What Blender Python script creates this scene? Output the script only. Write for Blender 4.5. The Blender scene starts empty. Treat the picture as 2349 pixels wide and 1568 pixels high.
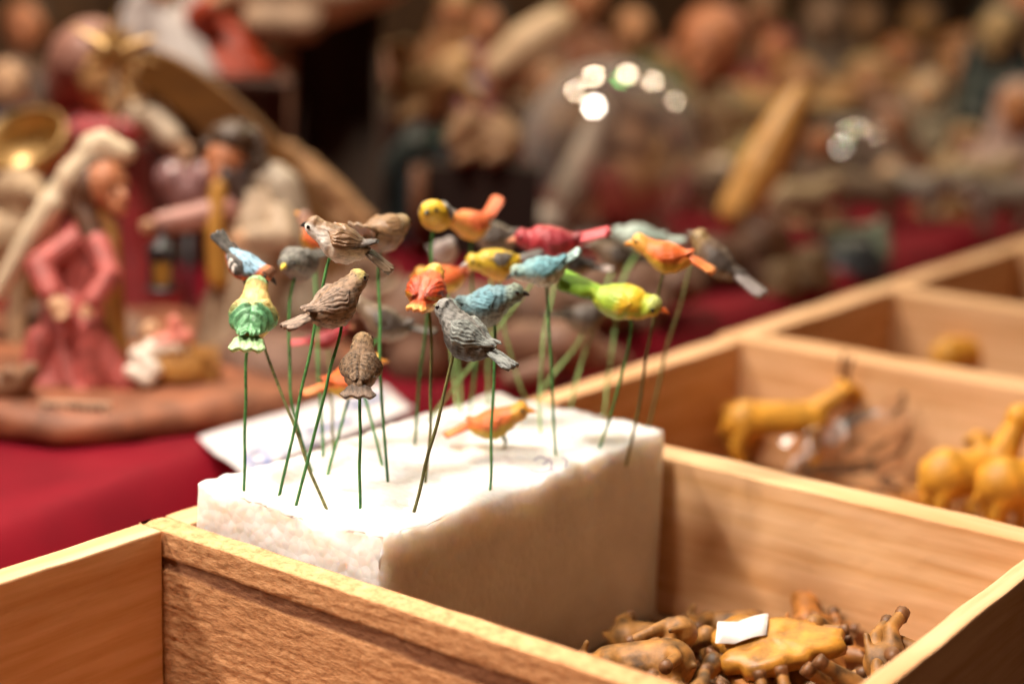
import bpy, math, random
from mathutils import Vector, Matrix, noise, Euler

# ------------------------------------------------------------------ camera, world, lamps, exposure
sc = bpy.context.scene
COL = sc.collection
random.seed(7)
FPX, CXP, CYP = 3757.19, 1174.5, 784.0            # focal length and centre on a 2349 x 1568 frame
TOP = 0.065                                        # height of the box rims above the table
CAM = Vector((0, 0, 0.172 + TOP))
RGT = Vector((0.80307498, 0.59493183, 0.0335664))
UPV = Vector((-0.15989669, 0.16088828, 0.97393429))
FWD = Vector((-0.57402407, 0.78750942, -0.22433298))
HEAD = math.radians(36.0887)                       # compass angle of the camera's right hand

cd = bpy.data.cameras.new('camera'); cam = bpy.data.objects.new('camera', cd); COL.objects.link(cam)
m = Matrix((RGT, UPV, -FWD)).transposed().to_4x4(); m.translation = CAM
cam.matrix_world = m
cd.sensor_fit = 'HORIZONTAL'; cd.sensor_width = 36; cd.lens = FPX * 36 / 2349
cd.clip_start = 0.01; cd.clip_end = 50
cd.dof.use_dof = True; cd.dof.focus_distance = 0.483; cd.dof.aperture_fstop = 4.5
cd.dof.aperture_blades = 7; cd.dof.aperture_rotation = math.radians(12)
sc.camera = cam

w = bpy.data.worlds.new('World'); sc.world = w; w.use_nodes = True
w.node_tree.nodes['Background'].inputs[0].default_value = (1.0, 0.66, 0.42, 1)
w.node_tree.nodes['Background'].inputs[1].default_value = 0.032

def lamp(name, kind, loc, power, color, size, target=None, spread=180):
    l = bpy.data.lights.new(name, kind); l.energy = power; l.color = color
    o = bpy.data.objects.new(name, l); COL.objects.link(o); o.location = loc
    if kind == 'AREA':
        l.size = size; l.spread = math.radians(spread)
        if target is not None:
            o.rotation_euler = (Vector(target) - Vector(loc)).to_track_quat('-Z', 'Y').to_euler()
    else:
        l.shadow_soft_size = size
    return o
WARM = (1.0, 0.87, 0.73)
HR = Vector((0.8083, 0.5888, 0)); HF = Vector((-0.5888, 0.8083, 0))
SUBJ = Vector((-0.32, 0.40, TOP))
# stall lamps under the canopy: over the customer, over the left shoulder, and one farther back
lamp('stall_lamp', 'AREA', SUBJ + Vector((-0.07, -0.26, 0.74)), 1.28, WARM, 0.11, SUBJ + Vector((.03, -.02, 0)), 66)
lamp('stall_lamp', 'AREA', SUBJ + Vector((-0.52, -0.62, 0.78)), 0.95, WARM, 0.10, SUBJ + Vector((.05, -.04, 0)), 54)
lamp('stall_lamp', 'AREA', SUBJ + HR * -0.28 + HF * 0.30 + Vector((0, 0, 0.90)), 10.0, WARM, 0.16, SUBJ + HR * -.15 + HF * .45)
# string of small bulbs under the canopy over the figurines
STRING = [(-1.15, .25), (-.62, .30), (-.24, .48), (.12, .30), (.20, .55), (.58, .78), (1.3, 1.1)]
GLOBE = Vector((-0.640, 1.005, 0.035))
for i, (a, b) in enumerate(STRING):
    c = (0.25, 1.0, 0.25) if i == 3 else (1.0, 0.76, 0.52)
    lamp('string_bulb', 'POINT', GLOBE + HR * a + HF * b + Vector((0, 0, 0.98 + .02 * math.sin(i * 2.3))), 2.5 if i == 3 else 9.5, c, 0.035)

sc.view_settings.view_transform = 'Standard'; sc.view_settings.look = 'None'
sc.view_settings.exposure = 0.12; sc.view_settings.gamma = 1.0
sc.view_settings.use_curve_mapping = False
sc.cycles.use_denoising = True
sc.cycles.max_bounces = 8; sc.cycles.transparent_max_bounces = 12
sc.cycles.sample_clamp_indirect = 6.0; sc.cycles.sample_clamp_direct = 0

# ------------------------------------------------------------------ helpers
def at(u, v, d):                                   # a point seen at (u, v) on the 2349 frame, d metres deep
    return CAM + (RGT * ((u - CXP) / FPX) - UPV * ((v - CYP) / FPX) + FWD) * d
def onz(u, v, z):
    r = RGT * ((u - CXP) / FPX) - UPV * ((v - CYP) / FPX) + FWD
    return CAM + r * ((z - CAM.z) / r.z)
def depth(p): return (Vector(p) - CAM).dot(FWD)
def rgb(h):
    h = h.lstrip('#')
    return tuple((((c / 12.92) if c <= .04045 else ((c + .055) / 1.055) ** 2.4)) for c in (int(h[i:i + 2], 16) / 255 for i in (0, 2, 4)))
def mix(a, b, t): return tuple(x + (y - x) * t for x, y in zip(a, b))
def sm(a, b, x):
    t = min(1, max(0, (x - a) / (b - a))); return t * t * (3 - 2 * t)
def interp(tab, x):
    if x <= tab[0][0]: return tab[0][1:]
    for a, b in zip(tab, tab[1:]):
        if x <= b[0]:
            t = (x - a[0]) / (b[0] - a[0]); t = t * t * (3 - 2 * t) * .5 + t * .5
            return tuple(p + (q - p) * t for p, q in zip(a[1:], b[1:]))
    return tab[-1][1:]
def fbm(p, o=4): return noise.fractal(p, 1.0, 2.0, o)

def mesh(name, verts, faces, mat, parent=None, smooth=True, colors=None, loc=None):
    me = bpy.data.meshes.new(name); me.from_pydata([tuple(v) for v in verts], [], faces); me.update()
    if smooth: me.polygons.foreach_set('use_smooth', [True] * len(me.polygons))
    if colors is not None:
        a = me.color_attributes.new('Col', 'FLOAT_COLOR', 'POINT')
        a.data.foreach_set('color', [x for c in colors for x in (c[0], c[1], c[2], 1.0)])
    me.materials.append(mat)
    o = bpy.data.objects.new(name, me); COL.objects.link(o)
    if parent is not None: o.parent = parent
    if loc is not None: o.location = loc
    return o
def empty(name, loc, label, cat, group=None):
    o = bpy.data.objects.new(name, None); COL.objects.link(o); o.location = loc; o.empty_display_size = .01
    tag(o, label, cat, group); return o
def tag(o, label, cat, group=None):
    o['label'] = label; o['category'] = cat
    if group: o['group'] = group
    return o
def struct(o, kind='structure'):
    o['kind'] = kind; return o

def nodes(mt):
    mt.use_nodes = True; nt = mt.node_tree; return nt, nt.nodes['Principled BSDF']
def N(nt, t, **k):
    n = nt.nodes.new(t)
    for a, b in k.items(): setattr(n, a, b)
    return n
def ramp(nt, stops):
    r = N(nt, 'ShaderNodeValToRGB'); e = r.color_ramp.elements
    while len(e) < len(stops): e.new(.5)
    for el, (p, c) in zip(e, stops): el.position = p; el.color = (*c, 1) if len(c) == 3 else c
    return r
def mapping(nt, scale, coord='Object'):
    tc = N(nt, 'ShaderNodeTexCoord'); mp = N(nt, 'ShaderNodeMapping'); mp.inputs['Scale'].default_value = scale
    nt.links.new(tc.outputs[coord], mp.inputs[0]); return mp
def noi(nt, mp, scale, detail=4, rough=.55):
    n = N(nt, 'ShaderNodeTexNoise'); n.inputs['Scale'].default_value = scale
    n.inputs['Detail'].default_value = detail; n.inputs['Roughness'].default_value = rough
    nt.links.new(mp.outputs[0], n.inputs['Vector']); return n
def bump(nt, bs, src, dist, strength=1.0, prev=None):
    b = N(nt, 'ShaderNodeBump'); b.inputs['Distance'].default_value = dist; b.inputs['Strength'].default_value = strength
    nt.links.new(src, b.inputs['Height'])
    if prev: nt.links.new(prev.outputs[0], b.inputs['Normal'])
    nt.links.new(b.outputs[0], bs.inputs['Normal']); return b

_paint = {}
def paint(hexc, rough=.5, var=.25, metal=0.0, sc_=160):
    k = (hexc, rough, var, metal, sc_)
    if k in _paint: return _paint[k]
    mt = bpy.data.materials.new('paint_' + hexc.strip('#')); nt, bs = nodes(mt)
    c = rgb(hexc)
    mp = mapping(nt, (1, 1, 1)); n = noi(nt, mp, sc_, 5)
    r = ramp(nt, [(.3, tuple(x * (1 - var) for x in c)), (.7, tuple(min(1, x * (1 + var * .5)) for x in c))])
    nt.links.new(n.outputs[0], r.inputs[0]); nt.links.new(r.outputs[0], bs.inputs['Base Color'])
    bs.inputs['Roughness'].default_value = rough; bs.inputs['Metallic'].default_value = metal
    bump(nt, bs, n.outputs[0], .0006, .6)
    mt.name = 'paint'; _paint[k] = mt; return mt

def wood(name, light, dark, axis, across=140, along=7, rough=.6, bumpd=.0003, blotch=.35):
    mt = bpy.data.materials.new(name); nt, bs = nodes(mt)
    s = [across, across, across]; s[axis] = along
    mp = mapping(nt, s); n = noi(nt, mp, 1.0, 6, .6)
    s2 = [across * .16] * 3; s2[axis] = along * .35
    mp2 = mapping(nt, s2); n2 = noi(nt, mp2, 1.0, 3)
    a, b = rgb(light), rgb(dark)
    r = ramp(nt, [(.30, b), (.62, a)]); nt.links.new(n.outputs[0], r.inputs[0])
    r2 = ramp(nt, [(.35, mix((1, 1, 1), mix(b, a, .2), blotch)), (.65, (1, 1, 1))]); nt.links.new(n2.outputs[0], r2.inputs[0])
    mx = N(nt, 'ShaderNodeMixRGB', blend_type='MULTIPLY'); mx.inputs[0].default_value = .8
    nt.links.new(r.outputs[0], mx.inputs[1]); nt.links.new(r2.outputs[0], mx.inputs[2])
    nt.links.new(mx.outputs[0], bs.inputs['Base Color'])
    bs.inputs['Roughness'].default_value = rough
    bump(nt, bs, n.outputs[0], bumpd, .8)
    return mt

def lattice(x0, x1, y0, y1, z0, z1, nx, ny, nz, fn=None):
    """surface of a box as one closed lattice of quads; fn moves each point"""
    idx = {}; V = []; Fc = []
    def vid(i, j, k):
        q = (i, j, k)
        if q not in idx:
            idx[q] = len(V)
            V.append(Vector((x0 + (x1 - x0) * i / nx, y0 + (y1 - y0) * j / ny, z0 + (z1 - z0) * k / nz)))
        return idx[q]
    for i in range(nx):
        for j in range(ny):
            Fc.append((vid(i, j, nz), vid(i + 1, j, nz), vid(i + 1, j + 1, nz), vid(i, j + 1, nz)))
            Fc.append((vid(i, j, 0), vid(i, j + 1, 0), vid(i + 1, j + 1, 0), vid(i + 1, j, 0)))
    for i in range(nx):
        for k in range(nz):
            Fc.append((vid(i, 0, k), vid(i + 1, 0, k), vid(i + 1, 0, k + 1), vid(i, 0, k + 1)))
            Fc.append((vid(i, ny, k), vid(i, ny, k + 1), vid(i + 1, ny, k + 1), vid(i + 1, ny, k)))
    for j in range(ny):
        for k in range(nz):
            Fc.append((vid(0, j, k), vid(0, j, k + 1), vid(0, j + 1, k + 1), vid(0, j + 1, k)))
            Fc.append((vid(nx, j, k), vid(nx, j + 1, k), vid(nx, j + 1, k + 1), vid(nx, j, k + 1)))
    if fn: V = [fn(v) for v in V]
    return V, Fc

def board(name, b, mat, parent, wob=.0004, seed=0, res=.006, bev=.0007):
    """a sawn board: soft arrises, slightly uneven edges"""
    x0, x1, y0, y1, z0, z1 = b
    n = [max(3, int((q - p) / res)) for p, q in ((x0, x1), (y0, y1), (z0, z1))]
    def fn(v):
        o = Vector((seed * 3.1, seed * 1.7, 0))
        d = Vector((fbm(v * 40 + o, 3), fbm(v * 40 + o + Vector((9, 3, 1)), 3), fbm(v * 40 + o + Vector((2, 7, 5)), 3))) * wob
        return v + d
    V, Fc = lattice(*b, *n, fn)
    o = mesh(name, V, Fc, mat, parent, smooth=False)
    md = o.modifiers.new('soft_edge', 'BEVEL'); md.width = bev; md.segments = 2; md.limit_method = 'ANGLE'; md.angle_limit = math.radians(50)
    return o

def tube(pts, rad, seg=8, closed_ends=True):
    V = []; Fc = []
    n = len(pts); rads = rad if isinstance(rad, (list, tuple)) else [rad] * n
    ref = Vector((0.3, 0.9, 0.2)).normalized()
    for i, p in enumerate(pts):
        t = (pts[min(i + 1, n - 1)] - pts[max(i - 1, 0)]).normalized()
        a = t.cross(ref)
        if a.length < .05: a = t.cross(Vector((0, 0, 1)))
        a.normalize(); b = t.cross(a)
        for k in range(seg):
            an = 2 * math.pi * k / seg
            V.append(p + (a * math.cos(an) + b * math.sin(an)) * rads[i])
    for i in range(n - 1):
        for k in range(seg):
            Fc.append((i * seg + k, i * seg + (k + 1) % seg, (i + 1) * seg + (k + 1) % seg, (i + 1) * seg + k))
    if closed_ends:
        Fc.append(tuple(range(seg))[::-1]); Fc.append(tuple((n - 1) * seg + k for k in range(seg)))
    return V, Fc
def bezier(pts, n=24):
    """Catmull-Rom through the points"""
    P = [pts[0] * 2 - pts[1]] + list(pts) + [pts[-1] * 2 - pts[-2]]
    out = []
    for i in range(1, len(P) - 2):
        for k in range(n):
            t = k / n; a, b, c, d = P[i - 1], P[i], P[i + 1], P[i + 2]
            out.append(.5 * ((2 * b) + (c - a) * t + (2 * a - 5 * b + 4 * c - d) * t * t + (3 * b - a - 3 * c + d) * t ** 3))
    out.append(P[-2]); return out

def cap_mesh(p0, r0, p1, r1, seg=12, hs=4):
    t = (p1 - p0); L = t.length
    t = t / L if L > 1e-9 else Vector((0, 0, 1))
    pts = []; rs = []
    for k in range(hs + 1):
        a = math.pi / 2 * (1 - k / hs)
        pts.append(p0 - t * r0 * math.sin(a)); rs.append(max(r0 * math.cos(a), r0 * .02))
    for k in range(hs + 1):
        a = math.pi / 2 * (k / hs)
        pts.append(p1 + t * r1 * math.sin(a)); rs.append(max(r1 * math.cos(a), r1 * .02))
    a = t.orthogonal().normalized(); b = t.cross(a)
    V = []; Fc = []
    for p, r in zip(pts, rs):
        for k in range(seg):
            an = 2 * math.pi * k / seg; V.append(p + (a * math.cos(an) + b * math.sin(an)) * r)
    n = len(pts)
    for i in range(n - 1):
        for k in range(seg):
            Fc.append((i * seg + k, i * seg + (k + 1) % seg, (i + 1) * seg + (k + 1) % seg, (i + 1) * seg + k))
    Fc.append(tuple(range(seg))[::-1]); Fc.append(tuple((n - 1) * seg + k for k in range(seg)))
    return V, Fc
def ell_mesh(c, r, rot=None, seg=16, rings=10):
    V = []; Fc = []
    for i in range(rings + 1):
        th = math.pi * (i + .02) / (rings + .04)
        for k in range(seg):
            ph = 2 * math.pi * k / seg
            v = Vector((r[0] * math.sin(th) * math.cos(ph), r[1] * math.sin(th) * math.sin(ph), r[2] * math.cos(th)))
            if rot is not None: v = rot @ v
            V.append(c + v)
    for i in range(rings):
        for k in range(seg):
            Fc.append((i * seg + k, (i + 1) * seg + k, (i + 1) * seg + (k + 1) % seg, i * seg + (k + 1) % seg))
    Fc.append(tuple(range(seg))); Fc.append(tuple(rings * seg + k for k in range(seg))[::-1])
    return V, Fc
def join(parts):
    V = []; Fc = []
    for v, f in parts:
        o = len(V); V += v; Fc += [tuple(i + o for i in q) for q in f]
    return V, Fc
def blob(name, shapes, mat, parent, vox=.0012, smooth=4, loc=None):
    """one continuous organic surface grown over overlapping shapes"""
    V, Fc = join(shapes)
    o = mesh(name, V, Fc, mat, parent, loc=loc)
    md = o.modifiers.new('skin', 'REMESH'); md.mode = 'VOXEL'; md.voxel_size = vox; md.use_smooth_shade = True
    if smooth:
        md = o.modifiers.new('smooth', 'SMOOTH'); md.iterations = smooth; md.factor = .5
    return o

# ------------------------------------------------------------------ setting: table, stall wall, red cloth
M_table = wood('table_boards', '#6b4a2c', '#3f2917', 1)
V, Fc = lattice(-1.62, .25, -.25, 4.6, -.03, -.004, 4, 8, 1)
struct(mesh('table', V, Fc, M_table, None, False))
M_wall = wood('stall_boards', '#5c3c22', '#38220f', 2, 30, 3, .8, .001)
wall = struct(mesh('stall_wall', *lattice(-1.66, -1.64, -.6, 5.2, -.03, 2.2, 1, 2, 2), M_wall, None, False))
for i in range(24):
    y = -.55 + i * .24
    V, Fc = lattice(-1.64, -1.622 - .004 * (i % 2), y, y + .228, -.02, 2.2, 1, 1, 4)
    mesh('board', V, Fc, M_wall, wall, False)

mt = bpy.data.materials.new('red_cloth'); nt, bs = nodes(mt)
mp = mapping(nt, (1, 1, 1)); n = noi(nt, mp, 18, 4); wv = noi(nt, mp, 1500, 2)
r = ramp(nt, [(.3, rgb('#600214')), (.7, rgb('#7a041b'))]); nt.links.new(n.outputs[0], r.inputs[0])
nt.links.new(r.outputs[0], bs.inputs['Base Color']); bs.inputs['Roughness'].default_value = .75
bs.inputs['Specular IOR Level'].default_value = .15; bs.inputs['Sheen Roughness'].default_value = .4
bs.inputs['Sheen Tint'].default_value = (1, .35, .4, 1)
b0 = bump(nt, bs, wv.outputs[0], .0003, .5)
M_red = mt
RIS = 0.035
def cloth_z(x, y):
    edge = -.466 + .006 * math.sin(y * 9) + .004 * noise.noise(Vector((y * 14, 0, 0)))
    t = sm(edge + .016, edge - .020, x)
    z = .003 + (RIS - .003) * t
    fold = noise.noise(Vector((x * 10, y * 10, 3))) * .0022 + noise.noise(Vector((x * 30, y * 18, 1))) * .0012 + noise.noise(Vector((x * 70, y * 40, 5))) * .0005
    drop = .0035 * math.sin(y * 42 + 3 * noise.noise(Vector((y * 6, 1, 0)))) * t * (1 - t) * 4
    return z + fold * (.3 + .7 * t) - .001 + drop * .5
xs = [-.376 - .003 * i for i in range(60)] + [-.556 - .012 * i for i in range(1, 86)]
ys = [-.2 + .009 * i for i in range(120)] + [.88 + .03 * i for i in range(1, 110)]
V = [Vector((x, y, cloth_z(x, y))) for x in xs for y in ys]
ny = len(ys)
Fc = [(i * ny + j, i * ny + j + 1, (i + 1) * ny + j + 1, (i + 1) * ny + j) for i in range(len(xs) - 1) for j in range(ny - 1)]
tag(mesh('tablecloth', V, Fc, M_red), 'crimson cloth draped over the table and low riser behind the wooden box', 'tablecloth')

# ------------------------------------------------------------------ compartment box
M_maple = wood('pale_maple', '#e8be94', '#cf9a66', 1, 210, 14, .55)
M_maple_x = wood('pale_maple_cross', '#e8bf94', '#cf9d68', 0, 210, 14, .55)
M_ply = wood('box_floor', '#96622f', '#6a4020', 0, 90, 8, .7)
box = empty('wooden_box', (0, 0, 0), 'long pale wooden compartment box holding the foam block and small animals', 'box')
BZ = .0045
board('back_board', (-.3742, -.3645, -.12, .3216, 0.002, TOP), M_maple, box, seed=1)
board('back_board', (-.3752, -.3640, .3320, .6860, 0.002, TOP - .0006), M_maple, box, seed=2)
board('back_board', (-.3762, -.3620, .6980, 1.60, 0.002, TOP + .0005), M_maple, box, seed=3)
board('front_board', (-.1517, -.1452, -.12, 1.60, 0.002, TOP), M_maple, box, seed=4)
board('divider', (-.3638, -.1519, .4945, .5085, .0046, TOP - .0003), M_maple_x, box, seed=5)
board('divider', (-.3770, -.1519, .6860, .6972, .0046, TOP + .0002), M_maple_x, box, seed=6)
board('divider', (-.3618, -.1519, .6985, .7120, .0046, TOP - .0010), M_maple_x, box, seed=7)
board('divider', (-.3618, -.1519, .8600, .8790, .0046, TOP), M_maple_x, box, seed=8)
board('divider', (-.3618, -.1519, 1.06, 1.078, .0046, TOP), M_maple_x, box, seed=9)
board('floor_board', (-.3770, -.1450, -.12, 1.60, 0.0005, .0045), M_ply, box, seed=10, res=.02)

# the rough-sawn end board with a dark saw groove
mt = bpy.data.materials.new('rough_sawn_wood'); nt, bs = nodes(mt)
mp = mapping(nt, (330, 330, 1100)); n = noi(nt, mp, 1.0, 9, .72)
mp2 = mapping(nt, (800, 800, 1000)); n2 = noi(nt, mp2, 1.0, 5, .6)
mp3 = mapping(nt, (9, 40, 40)); n3 = noi(nt, mp3, 1.0, 4)
r = ramp(nt, [(.30, rgb('#885432')), (.48, rgb('#bf8a5c')), (.72, rgb('#d4a478'))]); nt.links.new(n.outputs[0], r.inputs[0])
r3 = ramp(nt, [(.35, (.90, .85, .80)), (.65, (1, 1, 1))]); nt.links.new(n3.outputs[0], r3.inputs[0])
mx = N(nt, 'ShaderNodeMixRGB', blend_type='MULTIPLY'); mx.inputs[0].default_value = 1
nt.links.new(r.outputs[0], mx.inputs[1]); nt.links.new(r3.outputs[0], mx.inputs[2])
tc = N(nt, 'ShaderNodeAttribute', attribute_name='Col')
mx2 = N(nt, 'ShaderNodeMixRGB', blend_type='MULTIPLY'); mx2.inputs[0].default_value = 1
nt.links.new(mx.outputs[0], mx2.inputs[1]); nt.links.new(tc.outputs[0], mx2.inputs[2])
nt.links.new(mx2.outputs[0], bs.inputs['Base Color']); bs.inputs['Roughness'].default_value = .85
b1 = bump(nt, bs, n2.outputs[0], .0003, .9); bump(nt, bs, n.outputs[0], .0005, .9, b1)
M_rough = mt
AY0, AY1 = .3222, .3315
def groove(x, z):                                   # depth below the rim of the saw groove
    g = TOP - .0092 - .0006 * noise.noise(Vector((x * 30, 2, 0))) + (x + .36) * .004
    hgt = .0036 + (x + .3645) * .014
    d = g - z
    return sm(-.0004, .0002, d) * (1 - sm(hgt - .0002, hgt + .0005, d))
def rough_fn(v):
    v = v.copy()
    f = 1 - sm(AY0, AY0 + .002, v.y)
    if f > 0 and v.z < TOP - .0008:
        tear = noise.fractal(Vector((v.x * 130, 0, v.z * 620)), .6, 2.1, 5) * .00030
        tear += (noise.noise(Vector((v.x * 36, 5, v.z * 300)))) * .00022
        saw = max(0, noise.noise(Vector((v.x * 520, 1, v.z * 25)))) * .0003
        v.y += f * (tear + saw + groove(v.x, v.z) * .0005)
    e = sm(TOP - .0012, TOP, v.z)
    v.z += e * (noise.noise(Vector((v.x * 70, 3, 1))) * .0003 - .0005 * (f > 0 or v.y > AY1 - .0005))
    end = sm(-.372, -.3782, v.x)                    # rounded worn end
    v.z -= e * end * end * .003; v.y += (AY0 + AY1 - 2 * v.y) * .25 * end
    return v
V, Fc = lattice(-.3782, -.1519, AY0, AY1, .0046, TOP, 300, 6, 78, rough_fn)
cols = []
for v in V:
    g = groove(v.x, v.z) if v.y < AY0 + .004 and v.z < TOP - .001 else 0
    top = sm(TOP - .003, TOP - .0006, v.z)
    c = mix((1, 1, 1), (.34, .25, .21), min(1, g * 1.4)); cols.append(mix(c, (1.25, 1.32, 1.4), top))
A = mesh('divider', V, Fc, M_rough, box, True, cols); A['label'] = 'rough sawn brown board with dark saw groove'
m_ = A.data
# ------------------------------------------------------------------ foam block
mt = bpy.data.materials.new('white_foam'); nt, bs = nodes(mt)
mp = mapping(nt, (1, 1, 1)); vo = N(nt, 'ShaderNodeTexVoronoi'); vo.inputs['Scale'].default_value = 330
nt.links.new(mp.outputs[0], vo.inputs['Vector']); n = noi(nt, mp, 900, 3)
n5 = noi(nt, mp, 60, 4)
r = ramp(nt, [(.3, (.62, .61, .61)), (.7, (.74, .74, .74))]); nt.links.new(n5.outputs[0], r.inputs[0])
nt.links.new(r.outputs[0], bs.inputs['Base Color']); bs.inputs['Roughness'].default_value = .45
bs.inputs['Subsurface Weight'].default_value = 1.0; bs.inputs['Subsurface Radius'].default_value = (1, .8, .65); bs.inputs['Subsurface Scale'].default_value = .018
b1 = bump(nt, bs, vo.outputs['Distance'], -.0009, .7); bump(nt, bs, n.outputs[0], .0001, .4, b1)
M_foam = mt
FT = TOP + .0122
fx0, fx1, fy0, fy1, fz0 = -.3632, -.2872, .3345, .4890, .0052
def foam_top(x, y):
    o = Vector((x, y, FT)); dxr = fx1 - x; dxl = x - fx0; dyf = y - fy0; dyb = fy1 - y
    z = FT + noise.noise(o * 55) * .0014 + noise.noise(o * 160) * .0008 + (.5 - noise.voronoi(o * 290)[0][0]) * .0003
    z -= max(0, noise.noise(o * 420) - .35) * .0022
    near = max(math.exp(-dyf / .007), .85 * math.exp(-dxr / .005), .5 * math.exp(-dxl / .004), .6 * math.exp(-dyb / .004))
    return z - near * (max(0, noise.noise(o * 95 + Vector((1, 8, 2)))) * .0022 + max(0, noise.noise(o * 260 + Vector((5, 8, 2)))) * .0020 + .0006)
def foam_fn(v):
    o = v.copy()
    dz = FT - v.z; dxr = fx1 - v.x; dxl = v.x - fx0; dyf = v.y - fy0; dyb = fy1 - v.y
    bd = .5 - noise.voronoi(o * 290)[0][0]; mid = noise.noise(v * 160 + Vector((4, 4, 4)))
    t = foam_top(v.x, v.y)
    v.z = fz0 + (v.z - fz0) * (t - fz0) / (FT - fz0)
    edge = math.exp(-dz / .008)
    if dyf < .0004:
        v.y += (max(0, noise.noise(o * 70)) * .0022 + max(0, noise.noise(o * 230)) * .0012) * (.35 + edge) - bd * .0009
    if dxr < .0004:
        up = edge + .8 * math.exp(-dyf / .010)
        v.x -= (max(0, noise.noise(o * 85 + Vector((7, 1, 1)))) * .0022 + max(0, noise.noise(o * 250 + Vector((7, 4, 1)))) * .0016 + .0003) * up + mid * .0002 - bd * .0005
    if dxl < .0004: v.x += edge * max(0, mid) * .002
    if dyb < .0004: v.y -= edge * (max(0, mid) * .003 + .0005)
    return v
V, Fc = lattice(fx0, fx1, fy0, fy1, fz0, FT, 84, 170, 64, foam_fn)
foam = tag(mesh('foam_block', V, Fc, M_foam), 'chipped white polystyrene block stuck full of bird wires in the wooden box', 'foam block')
# faint pen marks on the foam, and a dab of green wire wrap
M_ink = paint('#7d6a94', .7, .1)
inkparts = []
def pen(pts):
    P = [onz(u, v, FT) for u, v in pts]
    P = [p + Vector((0, 0, .0005)) for p in bezier(P, 8)]
    inkparts.append(tube(P, .00022, 5))
for q in ([(1215, 1080), (1240, 1086), (1270, 1078)], [(1258, 1052), (1266, 1068), (1262, 1078)], [(1290, 1050), (1300, 1062), (1296, 1074)], [(1225, 1058), (1240, 1050), (1256, 1060), (1244, 1068)]): pen(q)
mesh('pen_scribble', *join(inkparts), M_ink, foam)

# ------------------------------------------------------------------ bird figurines
def bird_material(name, wash, rough, bumpd):
    mt = bpy.data.materials.new(name); nt, bs = nodes(mt)
    at_ = N(nt, 'ShaderNodeAttribute', attribute_name='Col')
    mp = mapping(nt, (420, 1100, 1100)); n = noi(nt, mp, 1.0, 5, .6)
    mp2 = mapping(nt, (1, 1, 1)); n2 = noi(nt, mp2, 2600, 3)
    r = ramp(nt, [(.36, ((1 - wash) * .80,) * 3), (.50, (.75, .75, .75)), (.66, ((1 + wash * .35) * .82,) * 3)])
    nt.links.new(n.outputs[0], r.inputs[0])
    mx = N(nt, 'ShaderNodeMixRGB', blend_type='MULTIPLY'); mx.inputs[0].default_value = 1
    nt.links.new(at_.outputs[0], mx.inputs[1]); nt.links.new(r.outputs[0], mx.inputs[2])
    nt.links.new(mx.outputs[0], bs.inputs['Base Color']); bs.inputs['Roughness'].default_value = rough
    b1 = bump(nt, bs, n.outputs[0], bumpd, .8); bump(nt, bs, n2.outputs[0], bumpd * .25, .6, b1)
    return mt
MB_carved = bird_material('carved_bird_paint', .72, .66, .00055)
MB_plain = bird_material('plain_bird_paint', .20, .50, .00022)
MB_sheen = bird_material('sheen_bird_paint', .40, .32, .00050)
MB_gloss = bird_material('glossy_bird_paint', .55, .28, .00050)
M_eye = paint('#0c0a0a', .15, 0)
def wire_mat(name, a, b):
    mt = bpy.data.materials.new(name); nt, bs = nodes(mt)
    mp = mapping(nt, (900, 900, 260)); n = noi(nt, mp, 1.0, 4)
    r = ramp(nt, [(.35, rgb(a)), (.65, rgb(b))]); nt.links.new(n.outputs[0], r.inputs[0])
    nt.links.new(r.outputs[0], bs.inputs['Base Color']); bs.inputs['Roughness'].default_value = .8
    bump(nt, bs, n.outputs[0], .0002, .8); return mt
MW = {'g': wire_mat('green_wrapped_wire', '#285a26', '#46803c'), 'o': wire_mat('olive_wrapped_wire', '#45441f', '#6a6834'), 'p': wire_mat('pale_green_wire', '#6a8f4c', '#98b878')}

SP = [  # x, z centre, half width, half height  (millimetres)
    (-10.0, -0.6, 1.0, 0.9), (-9.0, -0.7, 2.1, 1.8), (-6.5, -0.9, 3.9, 3.5), (-3.0, -0.7, 5.4, 5.2), (0.5, -0.2, 6.0, 5.9),
    (3.5, 0.9, 5.5, 5.4), (5.8, 2.7, 4.5, 4.4), (7.4, 4.3, 3.9, 3.8), (8.8, 5.3, 3.75, 3.65), (10.3, 5.6, 3.2, 3.1), (11.4, 5.6, 2.2, 2.2), (12.0, 5.5, .8, .8)]
SPZ = [(a, b, c, d) for a, b, c, d in SP]
def body_at(x, o):
    zc, ry, rz = interp(SPZ, x)
    h = sm(3, 8, x); zc = zc + h * o['hl']
    pl = 1 + (o['pl'] - 1) * (1 - h)
    return zc, ry * pl, rz * pl
DEF = dict(hl=0, pl=1.08, tail=0, tl=10.5, tw=3.0, tend=3.6, rid=6.0, wx1=-11.0, wth=(14, 98), beak=3.0, spread=0, turn=0, lift=0, bl=0, chev=0, ra=1.0, wx0=0, tth=1.0)

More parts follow.
